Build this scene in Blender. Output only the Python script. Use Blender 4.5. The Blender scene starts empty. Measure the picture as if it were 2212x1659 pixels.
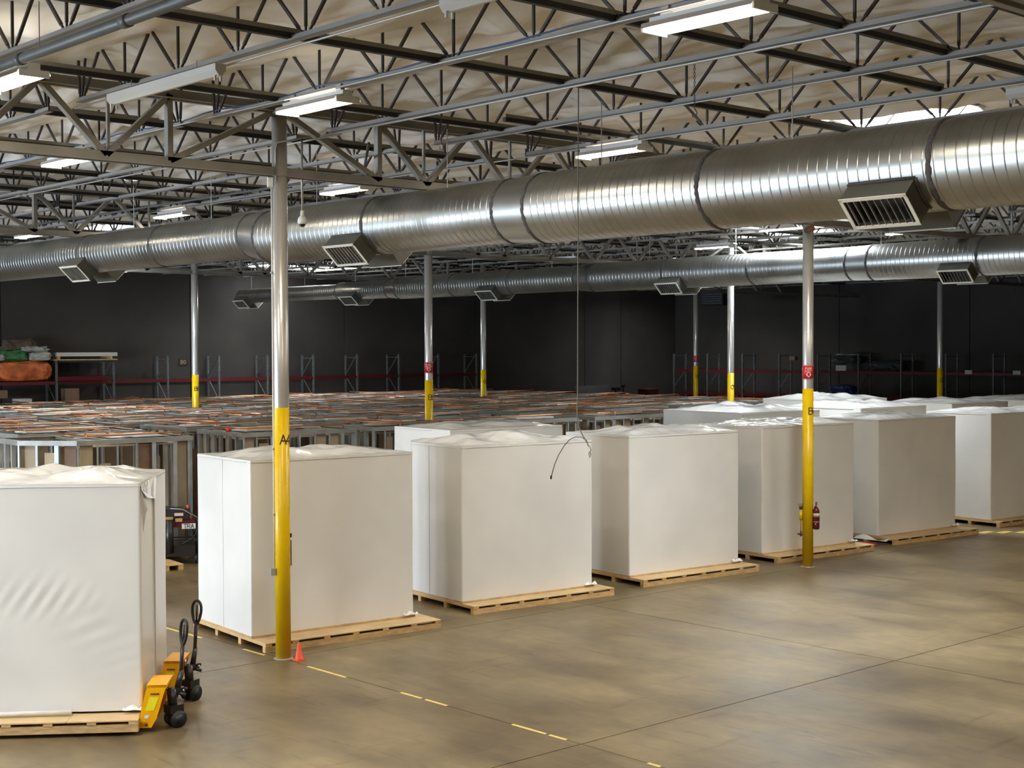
import bpy, math, random
from mathutils import Vector, Matrix, noise
random.seed(7)
PI = math.pi
S = bpy.context.scene
COL = S.collection

# ------------------------------------------------------------------ camera
CAM_H = 4.5
FPX, YAW, PITCH, ROLL = 3096.07, -0.8344278, 0.0251892, 0.0038706
Fv = Vector((math.sin(YAW)*math.cos(PITCH), math.cos(YAW)*math.cos(PITCH), -math.sin(PITCH)))
r0 = Vector((math.cos(YAW), -math.sin(YAW), 0))
d0 = Fv.cross(r0)
Rv = r0*math.cos(ROLL) + d0*math.sin(ROLL)
Dv = -r0*math.sin(ROLL) + d0*math.cos(ROLL)
cam = bpy.data.cameras.new('camera')
cam.sensor_width = 36.0
cam.lens = FPX/2212.0*36.0
cam.clip_end = 300
cam_ob = bpy.data.objects.new('camera', cam)
COL.objects.link(cam_ob)
m3 = Matrix((Rv, -Dv, -Fv)).transposed()
cam_ob.matrix_world = Matrix.Translation((0, 0, CAM_H)) @ m3.to_4x4()
S.camera = cam_ob

def proj(x, y, z):
    v = Vector((x, y, z-CAM_H)); k = v.dot(Fv)
    if k < .5: return None
    return (1106+FPX*v.dot(Rv)/k, 829.5+FPX*v.dot(Dv)/k)

def in_view(pts, margin=60):
    q = [proj(*p) for p in pts]
    q = [a for a in q if a]
    if not q: return False
    xs = [a[0] for a in q]; ys = [a[1] for a in q]
    return max(xs) > -margin and min(xs) < 2212+margin and max(ys) > -margin and min(ys) < 1659+margin

# ------------------------------------------------------------------ world, exposure
W = bpy.data.worlds.new('world'); S.world = W
W.use_nodes = True
W.node_tree.nodes['Background'].inputs[0].default_value = (0.62, 0.74, 1.0, 1)
W.node_tree.nodes['Background'].inputs[1].default_value = 1.0
S.view_settings.view_transform = 'Standard'
S.view_settings.look = 'None'
S.view_settings.gamma = 1.0
S.view_settings.use_curve_mapping = False
S.view_settings.exposure = 0.52
S.cycles.use_denoising = True
S.cycles.use_adaptive_sampling = True
S.cycles.adaptive_threshold = 0.02
S.cycles.max_bounces = 6
S.cycles.diffuse_bounces = 4
S.cycles.glossy_bounces = 4
S.cycles.transmission_bounces = 4
S.cycles.sample_clamp_indirect = 6.0
S.cycles.caustics_reflective = False
S.cycles.caustics_refractive = False

def area_light(name, loc, size, size_y, energy, color, direction, parent=None):
    l = bpy.data.lights.new(name, 'AREA')
    l.shape = 'RECTANGLE'; l.size = size; l.size_y = size_y
    l.energy = energy; l.color = color
    o = bpy.data.objects.new(name, l)
    COL.objects.link(o)
    o.location = loc
    o.rotation_euler = Vector(direction).to_track_quat('-Z', 'Y').to_euler()
    if parent: o.parent = parent
    return o

TUBE_W = 60.0        # one fluorescent fixture
UP_W = 2.5          # added upward lamp over each fixture, brightens the ceiling
SKY_W = 620.0        # one skylight
DOOR_W = 1600.0       # one open dock door
# daylight through the open dock doors of the near wall (y = -14)
DOORS = [(-23.6, 3.8), (-30.4, 3.8), (-37.2, 3.8), (-44.5, 3.8)]
for dx_, w_ in DOORS:
    area_light('door_daylight', (dx_, -13.9, 2.1), w_, 4.1, DOOR_W, (0.70, 0.83, 1.0), (0, 1, 0.0))

# ------------------------------------------------------------------ materials
MATS = {}
def new_mat(name):
    m = bpy.data.materials.new(name); m.use_nodes = True
    nt = m.node_tree
    return m, nt, nt.nodes['Principled BSDF']

def mat(name, color, rough=.6, metal=0.0, var=0.0, vscale=3.0, bump=0.0, bscale=20.0, rnd=0.0, spec=.5, stretch=(1, 1, 1), detail=4.0, rvar=0.0):
    if name in MATS: return MATS[name]
    m, nt, b = new_mat(name)
    b.inputs['Roughness'].default_value = rough
    b.inputs['Metallic'].default_value = metal
    b.inputs['Specular IOR Level'].default_value = spec
    c = (*color, 1)
    b.inputs['Base Color'].default_value = c
    geo = nt.nodes.new('ShaderNodeNewGeometry')
    mp = nt.nodes.new('ShaderNodeMapping'); mp.inputs['Scale'].default_value = stretch
    nt.links.new(geo.outputs['Position'], mp.inputs['Vector'])
    if var or rnd:
        hs = nt.nodes.new('ShaderNodeHueSaturation'); hs.inputs['Color'].default_value = c
        val = nt.nodes.new('ShaderNodeMath'); val.operation = 'ADD'; val.inputs[0].default_value = 1.0; val.inputs[1].default_value = 0.0
        src = None
        if var:
            n = nt.nodes.new('ShaderNodeTexNoise'); n.inputs['Scale'].default_value = vscale; n.inputs['Detail'].default_value = detail
            nt.links.new(mp.outputs[0], n.inputs['Vector'])
            mr = nt.nodes.new('ShaderNodeMapRange'); mr.inputs[1].default_value = .3; mr.inputs[2].default_value = .7
            mr.inputs[3].default_value = 1-var; mr.inputs[4].default_value = 1+var
            nt.links.new(n.outputs[0], mr.inputs[0]); nt.links.new(mr.outputs[0], val.inputs[0])
            if rvar:
                mr3 = nt.nodes.new('ShaderNodeMapRange'); mr3.inputs[1].default_value = .3; mr3.inputs[2].default_value = .7
                mr3.inputs[3].default_value = rough-rvar; mr3.inputs[4].default_value = rough+rvar
                nt.links.new(n.outputs[0], mr3.inputs[0]); nt.links.new(mr3.outputs[0], b.inputs['Roughness'])
        if rnd:
            oi = nt.nodes.new('ShaderNodeObjectInfo')
            mr2 = nt.nodes.new('ShaderNodeMapRange'); mr2.inputs[3].default_value = -rnd; mr2.inputs[4].default_value = rnd
            nt.links.new(oi.outputs['Random'], mr2.inputs[0]); nt.links.new(mr2.outputs[0], val.inputs[1])
        nt.links.new(val.outputs[0], hs.inputs['Value'])
        nt.links.new(hs.outputs[0], b.inputs['Base Color'])
    if bump:
        n2 = nt.nodes.new('ShaderNodeTexNoise'); n2.inputs['Scale'].default_value = bscale; n2.inputs['Detail'].default_value = 3
        nt.links.new(mp.outputs[0], n2.inputs['Vector'])
        bm_ = nt.nodes.new('ShaderNodeBump'); bm_.inputs['Strength'].default_value = bump; bm_.inputs['Distance'].default_value = .02
        nt.links.new(n2.outputs[0], bm_.inputs['Height']); nt.links.new(bm_.outputs[0], b.inputs['Normal'])
    MATS[name] = m
    return m

def emit(name, color, strength):
    m, nt, b = new_mat(name)
    b.inputs['Base Color'].default_value = (*color, 1)
    b.inputs['Emission Color'].default_value = (*color, 1)
    b.inputs['Emission Strength'].default_value = strength
    return m

M_steel = mat('painted_steel', (.30, .285, .265), .5, .15, .12, 2.0)
M_joist = mat('joist_grey_paint', (.27, .255, .23), .5, .1, .15, 1.5)
M_web = mat('web_shaded_steel', (.055, .045, .040), .5, .2, .15, 3.0)  # webs stand in low light; that shade is put into the base colour
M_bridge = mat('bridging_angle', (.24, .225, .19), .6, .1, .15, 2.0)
M_girder = mat('girder_grey_paint', (.27, .255, .22), .55, .1, .15, 2.0)
M_conduit = mat('conduit_zinc', (.40, .39, .36), .45, .4)
M_pipe = mat('sprinkler_pipe_grey', (.085, .09, .088), .5, .0, .15, 3)
M_blue = mat('blue_cable_jacket', (.03, .075, .20), .5)
M_white = mat('white_enamel', (.78, .78, .76), .4)
M_insul = mat('white_roof_insulation', (.84, .81, .75), .6, 0, .06, .8, .40, 5.0)
M_duct = mat('galvanized_sheet', (.36, .365, .345), .33, .95, .10, 1.2, .012, 2.0, rvar=.04)
M_bridge_dark = mat('bridging_near_black', (.012, .011, .010), .6)  # near black lower leg, against the grey upper leg
M_duct_in = mat('duct_box_sheet', (.12, .12, .10), .55, .5, .1, 4)
M_seal = mat('dark_duct_sealant', (.055, .05, .045), .7, 0, .2, 20, .6, 40)
M_grille = mat('cream_grille_frame', (.72, .70, .60), .45)
M_blade = mat('grille_blade', (.40, .38, .35), .5, .3, .25, 6)
M_shaft = mat('column_silver_paint', (.62, .60, .57), .28, .55, .06, 2.0)
M_yellow = mat('column_yellow_paint', (.78, .50, .0), .32, 0, .06, 3.0)
M_black = mat('black_paint', (.015, .013, .012), .35)
M_rubber = mat('black_rubber', (.012, .012, .012), .6)
M_lettering = mat('dark_brown_lettering', (.045, .018, .012), .5)
M_red = mat('sign_red', (.50, .015, .018), .4)
M_pink = mat('sign_faded_white', (.80, .55, .50), .4)
M_extred = mat('extinguisher_red', (.10, .004, .007), .3)
M_cream = mat('cream_label', (.62, .58, .42), .5)
M_chrome = mat('bright_metal', (.7, .68, .64), .25, .9)
M_rust = mat('rusty_iron', (.12, .06, .035), .7, .3, .3, 20)
M_jack = mat('jack_yellow', (.90, .42, .0), .38, 0, .05, 10)
M_jacklabel = mat('jack_label_yellow', (.85, .75, .02), .4)
M_cone = mat('cone_orange', (.95, .10, .03), .45)
M_tape = mat('floor_tape_yellow', (.78, .60, .15), .5, 0, .15, 12)
M_wood = mat('pallet_pine', (.56, .36, .155), .65, 0, .22, 6.0, .15, 30, .12, stretch=(1, 1, 4))
M_ply = mat('pallet_plywood', (.60, .42, .21), .6, 0, .14, 2.5, .08, 30, .06)
M_stud = mat('galvanized_stud', (.42, .44, .44), .40, .45, .2, 2.5, rnd=.10)
M_track = mat('galvanized_track', (.34, .34, .315), .42, .4, .2, 2.0, rnd=.08)
M_drywall = mat('tan_board', (.42, .34, .23), .75, 0, .1, 2, rnd=.25)
M_browndoor = mat('brown_board', (.20, .12, .075), .7, 0, .2, 4)
M_copper = mat('copper_pipe', (.62, .25, .11), .33, .85, .1, 5)
M_pvc = mat('off_white_duct_board', (.62, .60, .54), .6, 0, .1, 4)
M_rackpost = mat('rack_post_galvanized', (.14, .15, .15), .5, .3, .3, 12)
M_rackbeam = mat('rack_beam_red', (.10, .008, .010), .45, 0, .1, 4)
M_orange = mat('orange_plastic_netting', (.55, .13, .03), .5, 0, .5, 3.0, .6, 4)
M_green = mat('green_plastic_bag', (.03, .16, .045), .5, 0, .4, 5, .5, 5)
M_whitebag = mat('white_plastic_bag', (.42, .42, .36), .55, 0, .3, 6, .6, 6)
M_brownbag = mat('brown_canvas', (.10, .07, .04), .8, 0, .3, 5, .4, 5)
M_board = mat('white_foam_board', (.60, .58, .53), .7)
M_card = mat('cardboard', (.22, .13, .075), .8, 0, .1, 3)
M_dark = mat('dark_equipment', (.02, .02, .022), .5)
M_bluetarp = mat('dark_blue_tarp', (.012, .02, .11), .6, 0, .3, 5)
M_greysheet = mat('pale_grey_sheet', (.33, .35, .40), .6)
M_capsule = mat('silver_dome', (.35, .37, .38), .25, .7)
M_brass = mat('brass', (.75, .52, .22), .35, .7)
M_refl = mat('reflector_enamel', (.45, .40, .34), .5)
M_unlit = mat('aged_white_enamel', (.55, .54, .50), .45)
M_glassdome = mat('camera_dome_glass', (.01, .01, .01), .08)
M_tube = emit('lit_fluorescent_tube', (1.0, .93, .82), 14.0)
M_sky = emit('lit_skylight_panel', (.86, .93, 1.0), 6.0)
M_skywell = mat('skylight_well_white', (.75, .74, .70), .6)

def film_mat(name, color, rough, b1, s1, b2, s2):
    m, nt, b = new_mat(name)
    b.inputs['Base Color'].default_value = (*color, 1)
    b.inputs['Roughness'].default_value = rough
    b.inputs['Specular IOR Level'].default_value = .55
    geo = nt.nodes.new('ShaderNodeNewGeometry')
    n = nt.nodes.new('ShaderNodeTexNoise'); n.inputs['Scale'].default_value = s1; n.inputs['Detail'].default_value = 2
    n2 = nt.nodes.new('ShaderNodeTexNoise'); n2.inputs['Scale'].default_value = s2; n2.inputs['Detail'].default_value = 2
    nt.links.new(geo.outputs['Position'], n.inputs['Vector']); nt.links.new(geo.outputs['Position'], n2.inputs['Vector'])
    bu = nt.nodes.new('ShaderNodeBump'); bu.inputs['Strength'].default_value = b1; bu.inputs['Distance'].default_value = .05
    bu2 = nt.nodes.new('ShaderNodeBump'); bu2.inputs['Strength'].default_value = b2; bu2.inputs['Distance'].default_value = .01
    nt.links.new(n.outputs[0], bu.inputs['Height']); nt.links.new(n2.outputs[0], bu2.inputs['Height'])
    nt.links.new(bu.outputs[0], bu2.inputs['Normal']); nt.links.new(bu2.outputs[0], b.inputs['Normal'])
    hs = nt.nodes.new('ShaderNodeMapRange'); hs.inputs[1].default_value = .35; hs.inputs[2].default_value = .65
    hs.inputs[3].default_value = .94; hs.inputs[4].default_value = 1.03
    mx = nt.nodes.new('ShaderNodeHueSaturation'); mx.inputs['Color'].default_value = (*color, 1)
    nt.links.new(n.outputs[0], hs.inputs[0]); nt.links.new(hs.outputs[0], mx.inputs['Value']); nt.links.new(mx.outputs[0], b.inputs['Base Color'])
    return m
M_wrap = film_mat('white_shrink_wrap', (.76, .74, .695), .30, .10, .9, .04, 18)
M_wraptop = film_mat('white_shrink_wrap_top', (.80, .79, .76), .10, .5, 2.4, .45, 6)
M_wire = mat('dull_wire', (.16, .15, .13), .6)
M_seam = mat('wrap_seam', (.56, .55, .52), .5)

def concrete_floor():
    m, nt, b = new_mat('polished_concrete')
    geo = nt.nodes.new('ShaderNodeNewGeometry')
    def nz(scale, det, st=(1, 1, 1), dist=0.0):
        mp = nt.nodes.new('ShaderNodeMapping'); mp.inputs['Scale'].default_value = st
        nt.links.new(geo.outputs['Position'], mp.inputs['Vector'])
        n = nt.nodes.new('ShaderNodeTexNoise'); n.inputs['Scale'].default_value = scale; n.inputs['Detail'].default_value = det
        n.inputs['Distortion'].default_value = dist
        nt.links.new(mp.outputs[0], n.inputs['Vector']); return n
    a = nz(.50, 4.5, dist=.2); c = nz(1.1, 4.0, (.45, 1, 1), .3); e = nz(5, 6, (.6, 1, 1))
    r1 = nt.nodes.new('ShaderNodeValToRGB')
    r1.color_ramp.elements[0].position = .33; r1.color_ramp.elements[0].color = (.140, .098, .050, 1)
    r1.color_ramp.elements[1].position = .68; r1.color_ramp.elements[1].color = (.265, .200, .108, 1)
    k = r1.color_ramp.elements.new(.5); k.color = (.195, .145, .076, 1)
    nt.links.new(a.outputs[0], r1.inputs[0])
    r2 = nt.nodes.new('ShaderNodeValToRGB')
    r2.color_ramp.elements[0].position = .33; r2.color_ramp.elements[0].color = (.60, .60, .62, 1)
    r2.color_ramp.elements[1].position = .55; r2.color_ramp.elements[1].color = (1, 1, 1, 1)
    nt.links.new(c.outputs[0], r2.inputs[0])
    mx = nt.nodes.new('ShaderNodeMixRGB'); mx.blend_type = 'MULTIPLY'; mx.inputs[0].default_value = .75
    nt.links.new(r1.outputs[0], mx.inputs[1]); nt.links.new(r2.outputs[0], mx.inputs[2])
    r3 = nt.nodes.new('ShaderNodeValToRGB')
    r3.color_ramp.elements[0].position = .3; r3.color_ramp.elements[0].color = (.82, .82, .84, 1)
    r3.color_ramp.elements[1].position = .7; r3.color_ramp.elements[1].color = (1.08, 1.06, 1.02, 1)
    nt.links.new(e.outputs[0], r3.inputs[0])
    mx2 = nt.nodes.new('ShaderNodeMixRGB'); mx2.blend_type = 'MULTIPLY'; mx2.inputs[0].default_value = 1
    nt.links.new(mx.outputs[0], mx2.inputs[1]); nt.links.new(r3.outputs[0], mx2.inputs[2])
    cur = mx2
    for st_s, rot in (((.9, 9, 1), 0), ((9, .9, 1), 0), ((1.5, 12, 1), .5)):
        mp = nt.nodes.new('ShaderNodeMapping'); mp.inputs['Scale'].default_value = st_s; mp.inputs['Rotation'].default_value = (0, 0, rot)
        nt.links.new(geo.outputs['Position'], mp.inputs['Vector'])
        n = nt.nodes.new('ShaderNodeTexNoise'); n.inputs['Scale'].default_value = .55; n.inputs['Detail'].default_value = 5; n.inputs['Roughness'].default_value = .6
        nt.links.new(mp.outputs[0], n.inputs['Vector'])
        rs = nt.nodes.new('ShaderNodeValToRGB')
        rs.color_ramp.elements[0].position = .30; rs.color_ramp.elements[0].color = (.62, .60, .60, 1)
        rs.color_ramp.elements[1].position = .40; rs.color_ramp.elements[1].color = (1, 1, 1, 1)
        nt.links.new(n.outputs[0], rs.inputs[0])
        mz = nt.nodes.new('ShaderNodeMixRGB'); mz.blend_type = 'MULTIPLY'; mz.inputs[0].default_value = .8
        nt.links.new(cur.outputs[0], mz.inputs[1]); nt.links.new(rs.outputs[0], mz.inputs[2]); cur = mz
    nt.links.new(cur.outputs[0], b.inputs['Base Color'])
    rr = nt.nodes.new('ShaderNodeMapRange'); rr.inputs[1].default_value = .3; rr.inputs[2].default_value = .7
    rr.inputs[3].default_value = .36; rr.inputs[4].default_value = .44
    nt.links.new(c.outputs[0], rr.inputs[0]); nt.links.new(rr.outputs[0], b.inputs['Roughness'])
    b.inputs['Specular IOR Level'].default_value = .28
    bu = nt.nodes.new('ShaderNodeBump'); bu.inputs['Strength'].default_value = .06; bu.inputs['Distance'].default_value = .02
    nt.links.new(e.outputs[0], bu.inputs['Height']); nt.links.new(bu.outputs[0], b.inputs['Normal'])
    return m
M_floor = concrete_floor()
M_joint = mat('floor_joint_filler', (.05, .04, .03), .8)
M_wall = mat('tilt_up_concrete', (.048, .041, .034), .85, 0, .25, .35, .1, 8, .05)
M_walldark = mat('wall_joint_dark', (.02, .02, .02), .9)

# ------------------------------------------------------------------ mesh builder
class MB:
    def __init__(s): s.v = []; s.f = []
    def add(s, v, f):
        o = len(s.v); s.v += [tuple(a) for a in v]; s.f += [tuple(i+o for i in q) for q in f]; return s
    def box(s, x0, x1, y0, y1, z0, z1):
        return s.add([(x0, y0, z0), (x1, y0, z0), (x1, y1, z0), (x0, y1, z0), (x0, y0, z1), (x1, y0, z1), (x1, y1, z1), (x0, y1, z1)],
                     [(0, 3, 2, 1), (4, 5, 6, 7), (0, 1, 5, 4), (1, 2, 6, 5), (2, 3, 7, 6), (3, 0, 4, 7)])
    def bar(s, p, q, w, h, up=(0, 0, 1)):
        p = Vector(p); q = Vector(q); d = (q-p).normalized(); u = Vector(up)
        if abs(d.dot(u)) > .98: u = Vector((0, 1, 0)) if abs(d.y) < .9 else Vector((1, 0, 0))
        sd = d.cross(u).normalized(); u = sd.cross(d).normalized()
        vs = []
        for c in (p, q):
            for a, b in ((-1, -1), (1, -1), (1, 1), (-1, 1)): vs.append(c+sd*(a*w/2)+u*(b*h/2))
        return s.add(vs, [(0, 1, 2, 3), (7, 6, 5, 4), (0, 4, 5, 1), (1, 5, 6, 2), (2, 6, 7, 3), (3, 7, 4, 0)])
    def angle(s, p, q, w, t, up=(0, 0, 1), flip=1):
        """an L section: one leg flat, the other upright"""
        p = Vector(p); q = Vector(q); d = (q-p).normalized(); u = Vector(up)
        sd = d.cross(u).normalized()*flip
        s.bar(p+sd*(w/2), q+sd*(w/2), w, t, up)
        s.bar(p+u*(w/2), q+u*(w/2), t, w, up)
        return s
    def tube(s, p, q, r, n=10, r2=None, caps=True):
        p = Vector(p); q = Vector(q); d = (q-p).normalized(); r2 = r if r2 is None else r2
        u = Vector((0, 0, 1)) if abs(d.z) < .9 else Vector((1, 0, 0))
        a = d.cross(u).normalized(); b = d.cross(a)
        vs = [p+(a*math.cos(2*PI*i/n)+b*math.sin(2*PI*i/n))*r for i in range(n)] + [q+(a*math.cos(2*PI*i/n)+b*math.sin(2*PI*i/n))*r2 for i in range(n)]
        fs = [(i, i+n, (i+1) % n+n, (i+1) % n) for i in range(n)]
        if caps: fs += [tuple(range(n)), tuple(range(2*n-1, n-1, -1))]
        return s.add(vs, fs)
    def path(s, pts, r, n=8):
        pts = [Vector(p) for p in pts]; rings = []
        prev = None
        for i, p in enumerate(pts):
            d = (pts[min(i+1, len(pts)-1)]-pts[max(i-1, 0)]).normalized()
            if prev is None:
                u = Vector((0, 0, 1)) if abs(d.z) < .9 else Vector((1, 0, 0)); a = d.cross(u).normalized()
            else:
                a = (prev-d*prev.dot(d)).normalized()
            prev = a; b = d.cross(a)
            rings.append([p+(a*math.cos(2*PI*k/n)+b*math.sin(2*PI*k/n))*r for k in range(n)])
        vs = [v for R in rings for v in R]; fs = []
        for i in range(len(pts)-1):
            for k in range(n):
                fs.append((i*n+k, i*n+(k+1) % n, (i+1)*n+(k+1) % n, (i+1)*n+k))
        fs += [tuple(range(n-1, -1, -1)), tuple((len(pts)-1)*n+k for k in range(n))]
        return s.add(vs, fs)
    def lathe(s, prof, n=24, c=(0, 0, 0)):
        vs = []; fs = []
        for r, z in prof:
            for k in range(n): vs.append((c[0]+r*math.cos(2*PI*k/n), c[1]+r*math.sin(2*PI*k/n), c[2]+z))
        for i in range(len(prof)-1):
            for k in range(n): fs.append((i*n+k, i*n+(k+1) % n, (i+1)*n+(k+1) % n, (i+1)*n+k))
        fs += [tuple(range(n-1, -1, -1)), tuple((len(prof)-1)*n+k for k in range(n))]
        return s.add(vs, fs)
    def grid(s, fn, nu, nv):
        vs = [fn(i/nu, j/nv) for j in range(nv+1) for i in range(nu+1)]
        fs = [(j*(nu+1)+i, j*(nu+1)+i+1, (j+1)*(nu+1)+i+1, (j+1)*(nu+1)+i) for j in range(nv) for i in range(nu)]
        return s.add(vs, fs)
    def xf(s, M):
        s.v = [tuple(M @ Vector(v)) for v in s.v]; return s
    def mesh(s, name, m, smooth=False):
        me = bpy.data.meshes.new(name); me.from_pydata(s.v, [], s.f); me.materials.append(m)
        if smooth: me.polygons.foreach_set('use_smooth', [True]*len(me.polygons))
        me.update(); return me
    def build(s, name, m, parent=None, smooth=False, loc=None):
        o = bpy.data.objects.new(name, s.mesh(name, m, smooth)); COL.objects.link(o)
        if parent: o.parent = parent
        if loc: o.location = loc
        return o

def tag(o, label=None, cat=None, group=None, kind=None):
    if label: o['label'] = label
    if cat: o['category'] = cat
    if group: o['group'] = group
    if kind: o['kind'] = kind
    return o
def thing(name, label, cat, loc=(0, 0, 0), rz=0, group=None):
    o = bpy.data.objects.new(name, None); o.empty_display_size = .2; COL.objects.link(o)
    o.location = loc; o.rotation_euler = (0, 0, rz)
    return tag(o, label, cat, group)
def dup(root, loc=None, rz=None, label=None, group=None):
    r = root.copy(); COL.objects.link(r)
    if loc is not None: r.location = loc
    if rz is not None: r.rotation_euler = (0, 0, rz)
    if label: r['label'] = label
    if group: r['group'] = group
    for ch in root.children:
        c = ch.copy(); COL.objects.link(c); c.parent = r
        for g in ch.children:
            d = g.copy(); COL.objects.link(d); d.parent = c
    return r
def part(name, me, parent, loc=None, rot=None):
    o = bpy.data.objects.new(name, me); COL.objects.link(o); o.parent = parent
    if loc: o.location = loc
    if rot: o.rotation_euler = rot
    return o

# stroke lettering, flat or wrapped round a column
FONT = {
 'A': [[(0, 0), (.35, 1), (.7, 0)], [(.13, .36), (.57, .36)]],
 'B': [[(0, 0), (0, 1), (.42, 1), (.6, .88), (.6, .64), (.42, .53), (0, .53)], [(.42, .53), (.65, .4), (.65, .13), (.45, 0), (0, 0)]],
 'C': [[(.65, .82), (.5, .97), (.2, .97), (.02, .75), (.02, .25), (.2, .03), (.5, .03), (.65, .18)]],
 'D': [[(0, 0), (0, 1), (.4, 1), (.65, .75), (.65, .25), (.4, 0), (0, 0)]],
 'E': [[(.6, 0), (0, 0), (0, 1), (.6, 1)], [(0, .52), (.5, .52)]],
 'F': [[(0, 0), (0, 1), (.6, 1)], [(0, .52), (.5, .52)]],
 'G': [[(.65, .82), (.5, .97), (.2, .97), (.02, .75), (.02, .25), (.2, .03), (.5, .03), (.65, .2), (.65, .48), (.4, .48)]],
 'H': [[(0, 0), (0, 1)], [(.6, 0), (.6, 1)], [(0, .5), (.6, .5)]],
 'I': [[(.3, 0), (.3, 1)]],
 'N': [[(0, 0), (0, 1), (.6, 0), (.6, 1)]],
 'R': [[(0, 0), (0, 1), (.42, 1), (.6, .87), (.6, .62), (.42, .5), (0, .5)], [(.35, .5), (.65, 0)]],
 'S': [[(.62, .82), (.45, .98), (.18, .98), (.02, .8), (.05, .6), (.58, .4), (.63, .2), (.47, .02), (.18, .02), (.0, .2)]],
 'T': [[(0, 1), (.7, 1)], [(.35, 0), (.35, 1)]],
 'U': [[(0, 1), (0, .2), (.15, .02), (.45, .02), (.6, .2), (.6, 1)]],
 'X': [[(0, 0), (.6, 1)], [(0, 1), (.6, 0)]],
 '0': [[(.1, .1), (.02, .3), (.02, .7), (.15, .97), (.45, .97), (.6, .7), (.6, .3), (.45, .03), (.15, .03), (.1, .1)]],
 '4': [[(.5, 0), (.5, 1), (0, .3), (.68, .3)]],
 '5': [[(.6, 1), (.08, 1), (.03, .55), (.4, .62), (.62, .42), (.62, .2), (.42, .02), (.15, .02), (0, .15)]],
 '6': [[(.6, .85), (.42, .98), (.2, .95), (.03, .65), (.02, .25), (.18, .02), (.45, .02), (.62, .2), (.62, .42), (.42, .58), (.15, .52), (.03, .35)]],
}
def stroke_text(mb, text, h, sw, fn, pitch=.82):
    """fn(u, v, lift) maps text metres to space; text is centred at 0,0"""
    w = (len(text)-1)*pitch*h+.65*h
    for i, ch in enumerate(text):
        ox = -w/2+i*pitch*h
        for pl in FONT.get(ch, []):
            for (a, b), (c, d) in zip(pl[:-1], pl[1:]):
                p = Vector((ox+a*h, b*h-h/2)); q = Vector((ox+c*h, d*h-h/2)); dd = q-p; L = dd.length
                if L < 1e-6: continue
                dd /= L; n = Vector((-dd.y, dd.x))*(sw/2); p -= dd*sw*.4; q += dd*sw*.4
                k = max(1, int(L/.012)) if h > .03 else 1
                vs = []
                for t in range(k+1):
                    e = p+(q-p)*t/k
                    for sg in (-1, 1):
                        g = e+n*sg; vs.append(fn(g.x, g.y))
                mb.add(vs, [(2*t, 2*t+2, 2*t+3, 2*t+1) for t in range(k)])
    return mb
def cyl_fn(R, ang, z, lift=.002):
    """wrap on a vertical cylinder at the origin; ang = outward direction, text reads left to right from outside"""
    def fn(u, v):
        a = ang+u/R
        return ((R+lift)*math.cos(a), (R+lift)*math.sin(a), z+v)
    return fn

# ------------------------------------------------------------------ building dimensions
COLX = [-5.304, -17.6205, -29.937, -42.253]
COLY = [11.4618-12.6675, 11.4618, 24.1293, 36.7968, 49.4643]
BX0, BX1, BY0, BY1 = -54.57, 7.0, -14.0, 62.1
JPX, JPY = 6.158, 6.334
Z_JB = 7.66      # joist bottom chord
Z_CEIL = 8.16

# floor: a dark base with concrete slabs in it, joints on the column lines
floor = tag(MB().box(BX0, BX1, BY0, BY1, -.25, -.02).build('floor', M_joint), 'brown polished concrete warehouse floor with saw cut joints', None, None, 'structure')
xs = [-11.46+JPX*k for k in range(-8, 4)]; xs = [BX0]+[x for x in xs if BX0+1 < x < BX1-1]+[BX1]
ys = [11.43+JPY*k for k in range(-5, 9)]; ys = [BY0]+[y for y in ys if BY0+1 < y < BY1-1]+[BY1]
g = .009
for i in range(len(xs)-1):
    for j in range(len(ys)-1):
        MB().box(xs[i]+g, xs[i+1]-g, ys[j]+g, ys[j+1]-g, -.03, 0).build('slab', M_floor, floor)

# walls of tilt-up panels
def wall(name, axis, pos, cuts, h=8.7, side=1, label=None, zlo=0, holes=()):
    m = MB()
    if axis == 'x': m.box(pos-.35*side, pos-.2*side, cuts[0], cuts[-1], 0, h) if side > 0 else m.box(pos+.2, pos+.35, cuts[0], cuts[-1], 0, h)
    else: m.box(cuts[0], cuts[-1], pos+.2, pos+.35, 0, h) if side > 0 else m.box(cuts[0], cuts[-1], pos-.35, pos-.2, 0, h)
    if holes: m = MB().box(cuts[0]-.4, cuts[0]-.3, pos-.2, pos, 0, h)
    w = tag(m.build(name, M_walldark), label, None, None, 'structure')
    for a, b in zip(cuts[:-1], cuts[1:]):
        q = MB(); zz = 0
        for hx, hw, hh in holes:
            if a <= hx-hw/2 and hx+hw/2 <= b: zz = hh
        if zz:
            hx, hw, hh = [k for k in holes if a <= k[0]-k[1]/2 and k[0]+k[1]/2 <= b][0]
            q.box(a+.012, hx-hw/2, pos-.2, pos, 0, h); q.box(hx+hw/2, b-.012, pos-.2, pos, 0, h); q.box(hx-hw/2, hx+hw/2, pos-.2, pos, hh, h)
        elif axis == 'x':
            x0, x1 = (pos-.2, pos) if side > 0 else (pos, pos+.2)
            q.box(x0, x1, a+.02, b-.02, zlo, h)
        else:
            y0, y1 = (pos, pos+.2) if side > 0 else (pos-.2, pos)
            q.box(a+.02, b-.02, y0, y1, zlo, h)
        q.build('wall_panel', M_wall, w)
    return w
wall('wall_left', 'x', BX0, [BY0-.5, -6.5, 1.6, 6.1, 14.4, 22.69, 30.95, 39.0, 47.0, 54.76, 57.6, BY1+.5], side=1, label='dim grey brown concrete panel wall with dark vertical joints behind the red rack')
wall('wall_back', 'y', BY1, [BX0, -50.6, -43.4, -36.0, -28.6, -21, -13.5, -6, BX1], side=1, label='nearly black far concrete wall behind the right hand racks')
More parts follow.
